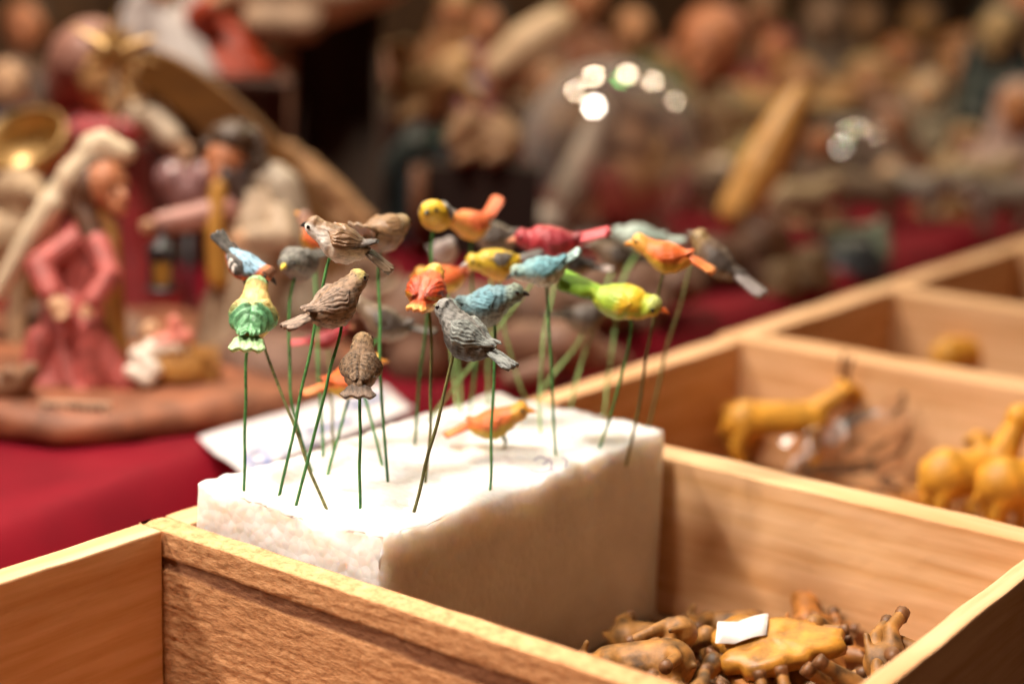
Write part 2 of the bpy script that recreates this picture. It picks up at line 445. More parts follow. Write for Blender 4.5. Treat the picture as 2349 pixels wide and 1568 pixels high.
def make_bird(name, label, pal, o, pos, psi, pitch, roll, s, mat, wire, wkind='g', legs=False, group='bird figurines stuck in the foam block'):
    o = {**DEF, **o}; seed = Vector((random.uniform(0, 50), random.uniform(0, 50), random.uniform(0, 50)))
    root = empty(name, pos, label, 'bird figurine', group)
    R = (Matrix.Rotation(HEAD + math.radians(psi), 4, 'Z') @ Matrix.Rotation(-math.radians(pitch), 4, 'Y') @ Matrix.Rotation(math.radians(roll), 4, 'X'))
    root.rotation_euler = R.to_euler()
    K = .001 * s
    P = {k: rgb(v) for k, v in pal.items() if isinstance(v, str)}
    g = lambda k, d: P.get(k, P.get(d, P['back']))
    # ---- body with head, one surface
    nr, ns = 60, 40; V = []; C = []; Fc = []
    turn = math.radians(o['turn'])
    for i in range(nr + 1):
        t = i / nr; x = -10.0 + 22.0 * (t - .045 * math.sin(2 * math.pi * t))
        zc, ry, rz = body_at(x, o)
        for k in range(ns):
            a = 2 * math.pi * k / ns
            y = ry * math.sin(a); z = zc + rz * math.cos(a)
            p = Vector((x, y, z)); nz = Vector((0, math.sin(a), math.cos(a)))
            q = Vector((x * .35, y, z))
            dsp = noise.noise(q * 1.1 + seed) * .16 + noise.noise(p * .45 + seed) * .25
            if o.get('scallop'): dsp += .22 * max(0, math.sin(x * 3.2 + 2.2 * noise.noise(q * .9 + seed))) * (1 - sm(8, 11, x))
            p += nz * dsp
            if turn and x > 4.5:
                f = sm(4.5, 8, x) * turn; dx, dy = p.x - 7, p.y
                p.x = 7 + dx * math.cos(f) - dy * math.sin(f); p.y = dx * math.sin(f) + dy * math.cos(f)
            V.append(p * K)
            rel = (z - zc) / max(rz, .5) + .25 * noise.noise(q * .8 + seed)
            c = mix(g('belly', 'back'), g('back', 'back'), sm(-.35 + o['bl'], .15 + o['bl'], rel))
            if 'nape' in P: c = mix(c, P['nape'], sm(o.get('nx', 1.5), o.get('nx', 1.5) + 2.5, x + .6 * noise.noise(q)) * sm(-.1, .3, rel))
            hd = sm(5.2, 7.2, x + .5 * noise.noise(q * .7 + seed))
            hc = mix(g('head', 'back'), g('crown', 'head'), sm(.25, .6, rel) * sm(7.6, 9.0, x))
            if 'face' in P: hc = mix(hc, P['face'], sm(9.2, 10.4, x))
            c = mix(c, hc, hd)
            if 'throat' in P: c = mix(c, P['throat'], sm(1.5, 4.5, x) * sm(-.05 + o['bl'], -.45 + o['bl'], rel))
            C.append(c)
    for i in range(nr):
        for k in range(ns):
            Fc.append((i * ns + k, i * ns + (k + 1) % ns, (i + 1) * ns + (k + 1) % ns, (i + 1) * ns + k))
    Fc.append(tuple(range(ns))[::-1]); Fc.append(tuple(nr * ns + k for k in range(ns)))
    mesh('body', V, Fc, mat, root, True, C)
    # ---- wings, closed shells with feather ridges
    for sd in (1, -1):
        n1, n2 = 46, 30; V = []; C = []; Fc = []
        for side in (0, 1):
            for i in range(n1 + 1):
                t = i / n1; x = 4.2 + (o['wx1'] - 4.2) * t
                zc, ry, rz = body_at(max(x, -7.2), o)
                ry = max(ry, 2.9); rz = max(rz, 2.9)
                if x < -7.2: zc += (-7.2 - x) * (.06 + o['lift'])
                lo = o['wth'][0] + (1 - sm(0, .35, t)) * 38; hi = o['wth'][1] - (1 - sm(0, .22, t)) * 40 - 52 * sm(.35, 1, t) ** 1.2
                env = math.sin(math.pi * min(1, t * 1.02 + .02)) ** .35 if t < 1 else 0
                mid = (lo + hi) / 2; hw = (hi - lo) / 2 * (sm(-.02, .16, t) ** .6) * (1 - .55 * sm(.86, 1.0, t))
                for k in range(n2 + 1):
                    wv = k / n2; th = math.radians(mid + (2 * wv - 1) * hw)
                    if side == 0:
                        ph = (wv * o['rid'] + t * 2.2 if not o['chev'] else t * o['rid'] * 1.25 - wv * 1.9) + (.3 if o['chev'] else .55) * noise.noise(Vector((t * 5, wv * 4, sd * 3)) + seed)
                        saw = (ph % 1.0); saw = saw ** .7 * (1 - sm(.82, 1.0, saw))
                        edge = (1 - (2 * wv - 1) ** 6) * sm(0, .06, t) * (1 - sm(.95, 1, t))
                        kk = 1.00 + edge * (.075 + .085 * o['ra'] * saw * sm(.06, .25, t) + .02 * noise.noise(Vector((t * 16, wv * 7, 0)) + seed))
                        kk += o['spread'] * t * .5
                    else:
                        kk = .90 + o['spread'] * t * .5
                    y = sd * ry * kk * math.sin(th); z = zc + rz * kk * math.cos(th)
                    V.append(Vector((x, y, z)) * K)
                    c = mix(g('wing', 'back'), g('wing_tip', 'wing'), sm(.35, .85, t))
                    if 'wing_edge' in P: c = mix(c, P['wing_edge'], sm(.62, .9, wv))
                    if 'coverts' in P: c = mix(P['coverts'], c, sm(.18, .38, t + .08 * noise.noise(Vector((t * 9, wv * 9, 1)) + seed)))
                    for b0, b1 in pal.get('bars', ()):
                        tt = t + .03 * math.sin(wv * 9)
                        if b0 < tt < b1 and wv > .35: c = rgb('#efe9e2')
                    C.append(c)
        m_ = (n1 + 1) * (n2 + 1); W = n2 + 1
        for i in range(n1):
            for k in range(n2):
                a = i * W + k; q = (a, a + 1, a + W + 1, a + W)
                q2 = tuple(m_ + j for j in q[::-1])
                Fc.append(q if sd == -1 else q[::-1]); Fc.append(q2 if sd == -1 else q2[::-1])
        for i in range(n1):
            for k in (0, n2):
                a = i * W + k; Fc.append((a, a + W, m_ + a + W, m_ + a))
        for k in range(n2):
            for i in (0, n1):
                a = i * W + k; Fc.append((a, a + 1, m_ + a + 1, m_ + a))
        mesh('wing', V, Fc, mat, root, True, C)
    # ---- tail, a ribbed wedge
    n1, n2 = 22, 26; V = []; C = []; Fc = []; ta = math.radians(o['tail'])
    for side in (0, 1):
        for i in range(n1 + 1):
            t = i / n1; l = -1.0 + (o['tl'] + 1.0) * t
            hw = 1.9 + (o['tw'] - 1.9) * sm(0, .45, t) + (o['tend'] - o['tw']) * sm(.45, 1, t)
            th = (1.25 - .45 * t) * o['tth']
            for k in range(n2 + 1):
                wv = 2 * k / n2 - 1
                ll = l + t * t * (.55 * math.cos(wv * 9) + .5 * noise.noise(Vector((wv * 3, 0, 0)) + seed)) - t * abs(wv) ** 4 * 1.2
                prof = (1 - wv ** 4) ** .5 if abs(wv) < 1 else 0
                rb = .20 * abs(math.sin(wv * 2.5 * math.pi + .25 * noise.noise(Vector((t * 4, wv * 2, 0)) + seed))) * sm(.1, .4, t)
                z = (th * prof * (.62 if side else 1) + (rb if side == 0 else 0)) * (1 if side == 0 else -1) - .5 * wv * wv * t
                # local tail frame: runs backwards from the rump
                x = -8.2 - ll * math.cos(ta) + z * math.sin(ta) * 1.0; zz = -.5 + ll * math.sin(ta) + z * math.cos(ta)
                V.append(Vector((x, wv * hw, zz)) * K)
                c = mix(g('tail', 'wing'), g('tail_tip', 'tail'), sm(.45, .85, t))
                if side == 1: c = mix(c, g('tail_under', 'tail'), .8)
                C.append(c)
    m_ = (n1 + 1) * (n2 + 1); W = n2 + 1
    for i in range(n1):
        for k in range(n2):
            a = i * W + k; q = (a, a + W, a + W + 1, a + 1); Fc.append(q[::-1]); Fc.append(tuple(m_ + j for j in q))
        for k in (0, n2):
            a = i * W + k; Fc.append((a, a + W, m_ + a + W, m_ + a))
    for k in range(n2):
        for i in (0, n1):
            a = i * W + k; Fc.append((a, a + 1, m_ + a + 1, m_ + a))
    mesh('tail', V, Fc, mat, root, True, C)
    # ---- beak and eyes
    zc = 5.45 + o['hl']
    def tr(p):
        p = Vector(p)
        if turn:
            dx, dy = p.x - 7, p.y
            p.x = 7 + dx * math.cos(turn) - dy * math.sin(turn); p.y = dx * math.sin(turn) + dy * math.cos(turn)
        return p * K
    L = o['beak']
    V, Fc = tube([tr((11.2, 0, zc)), tr((11.9, 0, zc)), tr((11.9 + L * .5, 0, zc - .15)), tr((11.9 + L, 0, zc - .6))], [1.25 * K, 1.1 * K, .72 * K, .15 * K], 10)
    mesh('beak', V, Fc, paint(pal.get('beak', '#2a2522'), .35, .15), root)
    for sd in (1, -1):
        V, Fc = ell_mesh(tr((10.0, sd * 3.05, zc + .75)), (.74 * K, .6 * K, .74 * K), None, 10, 6)
        mesh('eye', V, Fc, M_eye, root)
    if legs:
        for sd in (1, -1):
            mesh('leg', *tube([Vector((2.5, sd * 1.8, -4)) * K, Vector((4.0, sd * 2.2, -7)) * K, R.inverted() @ Vector((.0036 * math.cos(HEAD), .0036 * math.sin(HEAD), -(pos.z - FT) + .0006)) + Vector((0, sd * 2.2 * K, 0))], .45 * K, 6), MW['o'], root)
    # ---- wrapped wire stem
    if wire:
        inv = R.inverted()
        Wp = [pos + R @ (Vector((o['wx0'], 0, -3.5)) * K)] + [p for p in wire]
        Wl = [inv @ (p + Vector((noise.noise(p * 60 + seed), noise.noise(p * 60 + seed * 2), 0)) * .0007 - pos) for p in bezier(Wp, 10)]
        rr = [.00050 * (1 + .10 * noise.noise(Vector((i * .9, 0, 0)) + seed)) for i in range(len(Wl))]
        mesh('wire_stem', *tube(Wl, rr, 8), MW[wkind], root)
    return root

def B(label, pal, c, base, mid=(), psi=0, pitch=0, roll=0, s=.88, dd=0.0, d=None, mat=None, wk='g', **o):
    """a bird seen centred on c; its wire runs through mid to base on the foam top"""
    bp = onz(base[0], base[1], FT); bd = depth(bp)
    dp = d if d is not None else bd + dd
    pos = at(c[0], c[1], dp)
    W = []
    for (u, v) in mid:
        t = min(1, max(0, (v - c[1]) / (base[1] - c[1])))
        W.append(at(u, v, dp + (bd - dp) * t))
    W += [bp, bp + (bp - (W[-1] if W else pos)).normalized() * .007]
    return make_bird('bird_figurine', label, pal, o, pos, psi, pitch, roll, s, mat or MB_carved, W, wk)

# palettes
GREEN = dict(back='#e8c870', belly='#d9c34a', nape='#f2d28a', head='#f0ce80', crown='#93c284', coverts='#ecd080', wing='#6aa878', wing_edge='#84bb80', wing_tip='#74b27e', tail='#a2d092', tail_tip='#b4dba2', tail_under='#b9c34c', beak='#3a2a1c')
BLUE = dict(back='#8fb6cf', nape='#93bfdc', nx=-6, belly='#c8692c', throat='#cf6a28', head='#c8652b', crown='#8a5a3c', wing='#4c4642', wing_tip='#6a625c', tail='#6f6a66', tail_tip='#55514e', beak='#2b2826', bars=((.30, .40), (.50, .60)))
GREYB = dict(back='#74716a', belly='#7d7b74', head='#7b7a72', wing='#5e5c57', tail='#55524e', beak='#d7bd35')
BWHITE = dict(back='#7e5f45', belly='#e2d2c2', throat='#f6f0ea', head='#9a7a5c', crown='#8a6a4e', wing='#7d5c40', coverts='#9a7450', wing_tip='#30231a', tail='#5d4a3a', tail_tip='#7a6450', beak='#18140f')
TAN = dict(back='#8f7050', belly='#86684a', head='#93785a', crown='#b09a6a', wing='#8d6c4c', tail='#94775a', beak='#5a4632')
BROWN = dict(back='#8c7058', belly='#86694c', head='#94785a', crown='#c2b066', wing='#927a68', wing_tip='#9d8777', tail='#9a8474', tail_tip='#8d786a', beak='#6b5a48')
DARKB = dict(back='#8a6d52', belly='#7a5f48', head='#a88a68', crown='#b4946c', wing='#80674f', tail='#5a473a', tail_tip='#7a6454', beak='#4c3c2e')
FLAME = dict(back='#d85a28', belly='#e2a42a', head='#efb545', crown='#f2c060', wing='#d9542a', wing_edge='#e3a628', wing_tip='#b8401e', tail='#e0693a', tail_tip='#f0b060', beak='#a06a20')
GREY = dict(back='#7f7d79', belly='#4e4b48', head='#83827f', wing='#7f8480', wing_tip='#8b908c', tail='#9aa09d', tail_tip='#8b8f8e', beak='#6a5b30')
BLGREY = dict(back='#668a94', belly='#858d88', head='#76897f', crown='#84907f', wing='#6b9aa8', wing_tip='#7a9aa0', tail='#8a9a98', tail_tip='#8fa09c', beak='#181616')
YELLOW = dict(back='#dcae1e', belly='#d9a41a', head='#e6bb2a', wing='#77726e', tail='#6a6562', beak='#3a3836')
ORYEL = dict(back='#ec8a4c', belly='#dca632', throat='#e2ad3a', head='#e8924a', wing='#ea7440', tail='#ee7442', tail_tip='#f08050', beak='#e8a23a')
YELDARK = dict(back='#e0b92a', belly='#dba31e', head='#e4bf35', wing='#6b6058', wing_tip='#78706a', tail='#4e4844', beak='#b9b0b0')
RED = dict(back='#b32c38', belly='#ab2030', head='#a82433', wing='#a83440', wing_tip='#8e2a34', tail='#d0404c', tail_tip='#d84a56', beak='#c98a6a')
TEAL = dict(back='#82aeb4', belly='#c3c0ae', throat='#d8d4c6', head='#86a8a4', crown='#a2b8a8', wing='#6fa6b2', tail='#94b6b6', tail_tip='#a9c4c2', beak='#3a3836')
LIME = dict(back='#b8c82e', nape='#f0c62e', nx=-2, belly='#9aae22', throat='#d8b020', head='#b5c838', crown='#d4e080', wing='#9dba2c', tail='#8cba2e', tail_tip='#7fb52a', tail_under='#3f6a12', beak='#d2682c')
ORANGE = dict(back='#ee8038', belly='#dcae3a', head='#f0aa48', crown='#f2b450', wing='#ec7030', tail='#ee7a3c', tail_tip='#f29c58', beak='#e09438')
DKBROWN = dict(back='#6a5444', belly='#7a6350', head='#9a7c52', crown='#a58a5c', wing='#4c4039', tail='#8e8482', tail_tip='#9c9291', beak='#55463a')
MUD = dict(back='#74604e', belly='#7d6a58', head='#806c58', wing='#4e423a', tail='#43382f', beak='#4a3c30')
MUDBL = dict(back='#7a6450', belly='#86705c', head='#806a56', wing='#2a2522', tail='#1c1a19', tail_tip='#b9a8a4', beak='#4a3c30')
MINT = dict(back='#b9cabf', belly='#c6d0c4', head='#b4c4ba', wing='#a8bcb2', tail='#b4c6bc', beak='#8a8a80')
PALEG = dict(back='#b4a8a2', belly='#c4b8b2', head='#a89c98', wing='#8f8682', tail='#7f7672', beak='#6a6258')

# those in front, most of them sharp
B('green bird with yellow nape and fanned pale green tail, above the tallest bare wire', GREEN, (582, 728), (562, 1118), [(564, 830), (562, 960)], 88, 30, 0, .98, mat=MB_sheen, tail=2, tl=6.8, tw=4.8, tend=5.8, rid=5, chev=1, wth=(-3, 112), wx1=-11.0, pl=1.04, lift=.1, ra=3.6)
B('blue backed bird with orange head, white wing bars and grey tail cocked up', BLUE, (563, 610), (745, 1158), [(608, 797), (668, 960), (716, 1090)], -22, -40, 12, .82, d=.522, wk='o', pl=1.0, tl=9.5, tw=3.4, tend=4.4, wth=(40, 110), rid=4, tail=10)
B('round grey bird facing out with a yellow beak', GREYB, (686, 604), (718, 1086), [(664, 690), (663, 810), (672, 930), (694, 1020)], -108, -6, 0, .92, d=.540, mat=MB_carved, pl=1.1, beak=2.6, hl=-3.2, wx0=5)
B('brown bird with white breast, dark wing tips and black beak', BWHITE, (782, 560), (640, 1135), [(750, 612), (722, 740), (688, 920)], 170, 6, -14, .95, dd=.0, mat=MB_sheen, pl=1.02, tail=-32, tl=10.5, tw=2.8, tend=3.2, wth=(-2, 76), wx1=-12.5, lift=.12, rid=6, bl=.8, hl=-.8, beak=1.8, ra=1.3, wx0=3)
B('orange breasted bird mostly hidden behind the white breasted brown one', dict(ORANGE, back='#a87a62', head='#b98a72', crown='#a88070'), (722, 546), (742, 1045), [(722, 640), (732, 860)], 150, 25, 0, .8, d=.60)
B('rounded tan brown bird seen from behind with its short tail raised', TAN, (882, 535), (888, 1103), [(868, 620), (873, 780), (880, 950)], 56, -4, 0, .94, d=.535, mat=MB_gloss, pl=1.12, tail=30, tl=8, tw=4.2, tend=5.6, hl=-2.4, ra=1.4)
B('plain brown bird with yellowish crown, tail pointing at the blue bird', BROWN, (770, 700), (680, 1155), [(783, 760), (757, 860), (722, 990)], 32, 15, 0, .98, dd=-.002, pl=1.10, tail=-2, tl=9.5, tw=3.2, tend=4.2, wth=(8, 92), rid=7, beak=1.2, hl=-.2, scallop=1, ra=1.5)
B('small dark brown bird seen from its ragged tail, wings spread round', DARKB, (828, 848), (826, 1165), [(826, 910), (825, 1040)], 90, 26, 0, .80, dd=-.004, tail=-8, tl=6.0, tw=4.8, tend=6.8, pl=1.12, wth=(-2, 104), wx1=-8.6, rid=8, chev=1, ra=2.6, scallop=1, hl=1.2)
B('flame orange and yellow bird seen from behind, wings half open', FLAME, (978, 672), (976, 1103), [(985, 730), (990, 850), (985, 1000)], 78, 8, 6, .90, dd=-.004, wk='o', mat=MB_gloss, tail=-8, tl=6.5, tw=3.0, tend=3.8, wth=(16, 108), spread=.14, rid=5, wx1=-9.5, pl=1.06, hl=-.8, ra=1.5)
B('slate grey bird with finely ridged wings and yellow glue under its belly', GREY, (1068, 774), (950, 1170), [(1037, 826), (1019, 900), (985, 1040)], 152, 15, 0, 1.0, dd=-.004, wk='o', pl=1.08, tail=-10, tl=9.5, tw=3.2, tend=4.0, wth=(8, 96), rid=8, beak=1.4, scallop=1, ra=1.6, wx0=3)
B('blue grey bird in profile with black beak, beside the slate grey one', BLGREY, (1120, 702), (1122, 1115), [(1137, 756), (1133, 860), (1128, 980)], -6, 2, 0, .95, dd=.004, pl=1.16, tail=20, tl=6.0, tw=2.8, tend=3.2, wth=(14, 92), rid=7, beak=2.0, scallop=1, hl=-.9, ra=1.5)
# the second rank
B('yellow bird facing out with grey wings, highest on its wire', YELLOW, (1000, 494), (952, 1020), [(990, 560), (988, 660), (967, 830)], -104, 0, 0, .84, dd=-.004, mat=MB_plain, pl=1.1, hl=-2.6)
B('orange bird with yellow breast and tail cocked up beside the yellow one', ORYEL, (1078, 516), (1079, 942), [(1082, 580), (1090, 835)], -140, -14, 0, .90, d=.585, mat=MB_plain, wk='g', tail=40, tw=3.4, tend=4, tth=1.6)
B('yellow bird with dark grey wings pecking down', YELDARK, (1140, 606), (1204, 908), [(1150, 690), (1168, 800)], -160, -16, 0, .88, d=.560, mat=MB_plain, wk='p', pl=1.14, wth=(30, 84), wx1=-8, hl=-1.5)
B('crimson bird stretched out level with its tail raised', RED, (1265, 556), (985, 966), [(1242, 612), (1180, 705), (1085, 830)], 178, -9, 0, 1.05, d=.572, mat=MB_plain, wk='p', pl=1.0, tail=10, tl=11.5, tw=3.3, tend=3.8, hl=-3.0, wx0=3, ra=.4, tth=1.9)
B('teal bird with white belly and tail cocked up under the crimson one', TEAL, (1246, 622), (1275, 1040), [(1256, 680), (1262, 800), (1268, 930)], 186, -26, 0, .84, dd=-.012, mat=MB_carved, wk='g', tail=14, tl=8.5, hl=-1.6, tth=1.5)
B('lime green bird with yellow back and broad blunt tail', dict(LIME, coverts='#f0c62e'), (1425, 692), (1374, 1026), [(1445, 758), (1420, 880)], -14, -15, 22, 1.12, dd=-.018, mat=MB_plain, wk='g', tail=6, tl=11, tw=3.8, tend=4.8, hl=-3.2, pl=.92, ra=.4, wx0=3, tth=2.2)
B('orange bird with yellow head and drooping tail beside the lime green one', ORANGE, (1528, 590), (1445, 1026), [(1512, 670), (1489, 791), (1466, 920)], 164, -6, 0, .94, dd=-.018, mat=MB_plain, wk='o', tail=-30, tl=10.0, tw=3.4, tend=4.2, tth=1.4, pl=.98, wx1=-10, lift=.12)
B('long dark brown bird with pale grey tail sloping down', DKBROWN, (1645, 598), (1490, 967), [(1566, 680), (1533, 791), (1508, 890)], 150, 26, 0, 1.06, d=.585, mat=MB_plain, wk='o', tail=-2, tl=11.5, tw=3.6, tend=4.6, pl=.84, hl=-2.4, tth=1.5, wx0=8, ra=.5)
# the blurred rank at the back of the foam
B('dull brown bird with black and white tail tip behind the teal one', MUDBL, (1305, 604), (1237, 994), [(1262, 700), (1243, 800)], 178, 4, 0, .86, d=.600, mat=MB_plain, wk='p', wx0=5)
B('muddy brown bird half hidden between the teal and orange birds', MUD, (1412, 592), (1310, 930), [(1390, 660), (1330, 850)], 185, 0, 0, .95, d=.655, mat=MB_plain, wk='p')
B('muddy brown bird with dark wings low behind the plain brown one', MUD, (880, 742), (754, 1083), [(846, 800), (803, 905), (770, 1020)], 176, 4, 0, 1.0, d=.570, mat=MB_plain, wk='g')
B('red bird low behind the plain brown one, mostly hidden', RED, (750, 778), (765, 1046), [(755, 830), (762, 940)], 10, 4, 0, .72, d=.60, mat=MB_plain, wk='o', pl=.8)
B('orange bird with yellow belly behind the small dark brown one', ORANGE, (806, 872), (876, 1068), [(828, 905), (841, 930), (862, 1010)], 24, 4, 0, .92, d=.545, mat=MB_plain, wk='g', tail=-10)
B('orange bird behind the flame coloured one, only its tail showing', ORANGE, (1020, 640), (1060, 942), [(1030, 700), (1052, 850)], 190, -18, 0, .80, d=.59, mat=MB_plain, wk='p', tail=14)
B('dark muddy bird low behind the lime green one', dict(MUD, back='#5e4c40'), (1345, 728), (1232, 922), [(1325, 790), (1250, 886)], 20, -8, 0, .92, d=.628, mat=MB_plain, wk='p')
B('pale greyish bird low behind the yellow one', PALEG, (1018, 578), (1046, 936), [(1020, 640), (1040, 830)], -70, 0, 0, .78, d=.625, mat=MB_plain, wk='p')
B('pale mint bird behind the orange one with drooping tail', MINT, (1470, 548), (1388, 926), [(1430, 640), (1404, 791)], 172, -4, 0, .95, d=.650, mat=MB_plain, wk='p', hl=-3)
B('brown grey bird between the orange and crimson birds', dict(MUD, back='#7d6c5c'), (1130, 545), (1120, 926), [(1128, 610), (1122, 800)], 170, -6, 0, 1.0, d=.610, mat=MB_plain, wk='p')
# the bird standing loose on the foam
sp = onz(1168, 1030, FT)
make_bird('bird_figurine', 'orange and yellow bird standing on its own feet on the foam', dict(ORANGE, back='#e87838', wing='#ea7a3a', belly='#dcb238', head='#e8a43a', crown='#ecab3c'), {**DEF, 'tail': -22, 'tl': 9.5, 'tw': 2.6, 'tend': 3.2, 'tth': 1.4, 'hl': -1.2, 'wx1': -10, 'lift': .16, 'pl': .92}, at(1134, 970, depth(sp)), -4, 4, 0, .98, MB_plain, None, legs=True, group=None)

# ------------------------------------------------------------------ small animals in the compartments
M_must = paint('#96662c', .6, .85, 0, 140); M_ochre = paint('#d2952e', .55, .45, 0, 140); M_hoof = paint('#6a4322', .55, .5)
M_brownA = paint('#a5682a', .5, .7, 0, 140)
def animal(label, pos, rot, s, mat, o=None, group='small ochre animals heaped in the box', name='animal_figurine'):
    """a four-legged resin animal, millimetres; stands on z=0, looks along +x"""
    q = dict(body=26, h=18, neck=(8, 9), head=7, leg=2.1, ears=1, horn=0, belly=6.0); q.update(o or {})
    root = empty(name, pos, label, 'animal figurine', group); root.rotation_euler = rot
    K = .001 * s; V3 = lambda x, y, z: Vector((x, y, z)) * K
    b = q['body'] / 2; h = q['h']; br = q['belly']
    sh = [cap_mesh(V3(-b + 4, 0, h), br * K, V3(b - 4, 0, h + .5), br * .95 * K),
          ell_mesh(V3(b - 4, 0, h - .5), (br * .9 * K, br * .95 * K, br * 1.1 * K)),
          ell_mesh(V3(-b + 5, 0, h), (br * K, br * 1.02 * K, br * 1.12 * K))]
    for x in (b - 4, -b + 4):
        for sd in (1, -1):
            kx = x + (1.0 if x > 0 else -2.2)
            sh.append(cap_mesh(V3(x, sd * br * .55, h - 2), q['leg'] * 1.5 * K, V3(kx, sd * br * .5, h * .48), q['leg'] * 1.05 * K))
            sh.append(cap_mesh(V3(kx, sd * br * .5, h * .48), q['leg'] * 1.0 * K, V3(x + .4, sd * br * .5, 2.2), q['leg'] * .9 * K))
    nx, nz = q['neck']; hx, hz = b - 2 + nx, h + nz
    sh.append(cap_mesh(V3(b - 5, 0, h + 2), br * .75 * K, V3(hx, 0, hz), q['head'] * .42 * K))
    sh.append(cap_mesh(V3(hx, 0, hz + .5), q['head'] * .52 * K, V3(hx + q['head'] * .95, 0, hz - q['head'] * .35), q['head'] * .30 * K))
    if q['ears']:
        for sd in (1, -1): sh.append(cap_mesh(V3(hx - .5, sd * q['head'] * .4, hz + 1.6), 1.4 * K, V3(hx - 2.6, sd * q['head'] * .95, hz + 1.2), 1.0 * K, 8, 3))
    sh.append(cap_mesh(V3(-b - .5, 0, h + 2), 1.5 * K, V3(-b - 3.5, 0, h - 5), 1.0 * K, 8, 3))
    blob('body', sh, mat, root, .00075 * max(.8, s), 3)
    for x in (b - 4, -b + 4):
        for sd in (1, -1):
            mesh('hoof', *tube([V3(x + .4, sd * br * .5, 3.2), V3(x + .7, sd * br * .5, 1.2), V3(x + 1.0, sd * br * .5, 0)], [q['leg'] * .92 * K, q['leg'] * .98 * K, q['leg'] * 1.0 * K], 10), M_hoof, root)
    for sd in (1, -1):
        mesh('eye', *ell_mesh(V3(hx + q['head'] * .35, sd * q['head'] * .42, hz + .9), (.55 * K,) * 3, None, 8, 6), M_eye, root)
        if q['horn']:
            mesh('horn', *tube(bezier([V3(hx - .5, sd * 1.6, hz + 2.4), V3(hx - 1.5, sd * 3.0, hz + 6), V3(hx - .5, sd * 4.4, hz + q['horn'])], 6), [(.9 - .035 * i) * K for i in range(13)], 8), M_hoof, root)
    return root
D = math.radians
def E3(a, b, c): return Euler((D(a), D(b), D(c)))
FL = .0046
heap = [
    ('ochre animal lying on its back, one leg up by the front rim', (2105, 1440, -.020), E3(125, 35, 40), 1.2, M_must, {}),
    ('ochre animal with rounded rump showing behind the rough board', (1468, 1560, -.030), E3(98, 10, 212), 1.1, M_must, dict(belly=8)),
    ('dark ochre animal lying in the foam block shadow', (1500, 1430, -.046), E3(82, 0, 30), 1.1, M_must, {}),
    ('ochre animal on its side under the labelled slab', (1640, 1520, -.040), E3(95, 10, 140), 1.1, M_must, dict(belly=7)),
    ('ochre animal with stick legs up beside the rough board', (1715, 1575, -.022), E3(165, 15, 20), .95, M_ochre, dict(leg=2.4)),
    ('ochre animal with dark polished hoof pointing up', (1850, 1570, -.020), E3(128, -28, 110), 1.0, M_must, dict(leg=2.5)),
    ('ochre animal leaning on the front board, hoof outward', (2010, 1530, -.020), E3(165, 25, 235), 1.0, M_must, dict(leg=2.6)),
    ('curly ochre animal lying between slab and front board', (1970, 1490, -.030), E3(118, 30, 320), 1.0, M_must, dict(belly=7, head=8)),
    ('tan animal at the bottom of the heap', (1590, 1560, -.040), E3(100, 0, 80), 1.1, M_brownA, {}),
    ('tan animal lying flat under the polished hoof', (1790, 1560, -.046), E3(85, 0, 190), 1.15, M_brownA, {}),
    ('tan animal half buried near the front board', (1900, 1540, -.044), E3(92, 0, 10), 1.1, M_brownA, {}),
    ('ochre animal jammed against the foam block foot', (1440, 1500, -.034), E3(70, 40, 130), 1.0, M_must, {}),
    ('mottled animal lying belly up beside the slab', (1600, 1490, -.030), E3(175, 10, 70), 1.0, M_must, dict(belly=7)),
    ('mottled animal tipped on its nose beside the slab', (1660, 1450, -.046), E3(100, 10, 200), 1.0, M_must, {}),
    ('tan animal leaning back behind the slab', (1860, 1420, -.044), E3(110, -20, 30), 1.0, M_brownA, {}),
    ('tan animal legs outward along the far divider', (1960, 1420, -.044), E3(80, 10, 300), 1.0, M_brownA, {}),
    ('ochre animal lying across others near the board corner', (1560, 1550, -.018), E3(95, -15, 20), .95, M_must, dict(neck=(9, 4))),
    ('ochre animal rump up beside the polished hoof', (1770, 1545, -.018), E3(200, -40, 290), .95, M_must, dict(belly=7)),
    ('dark ochre animal wedged behind the front board', (2040, 1470, -.026), E3(100, 30, 80), 1.0, M_must, {}),
]
for lab, (u, v, z), r, s_, m_, o_ in heap:
    p = onz(u, v, TOP + z); p.z -= .001; animal(lab, p, r, s_ * .9, m_, o_)
# toppled slab with a folded white price label
slab = empty('scenery_slab', onz(1770, 1478, TOP - .030), 'ochre slab of scenery lying askew on the animals with a folded white label', 'slab')
slab.rotation_euler = E3(14, -8, 24); slab.scale = (.86, .86, .86)
rs = random.Random(3); nn = 40; V = []; Fc = []
for k in range(nn):
    a = 2 * math.pi * k / nn; rr = 1 + .16 * math.sin(3 * a + 1) + .35 * noise.noise(Vector((math.cos(a) * 3, math.sin(a) * 3, 0))) + .12 * noise.noise(Vector((math.cos(a) * 9, math.sin(a) * 9, 0)))
    V.append(Vector((.022 * rr * math.cos(a), .014 * rr * math.sin(a), 0)))
nl = 6
top = []
for j, (f, z) in enumerate([(1.0, -.003), (1.04, 0), (1.0, .0028), (.8, .0034), (.5, .0030), (.2, .0034)]):
    for k in range(nn):
        v = V[k] * f; top.append(Vector((v.x, v.y, z + noise.noise(v * 160 + Vector((0, 0, j))) * .0016)))
for j in range(nl - 1):
    for k in range(nn): Fc.append((j * nn + k, j * nn + (k + 1) % nn, (j + 1) * nn + (k + 1) % nn, (j + 1) * nn + k))
Fc.append(tuple(range(nn))[::-1]); Fc.append(tuple((nl - 1) * nn + k for k in range(nn)))
mesh('slab_body', top, Fc, paint('#b07828', .45, .6, 0, 140), slab)
M_label = paint('#d8d2d0', .6, .10)
V = [];Fc = []
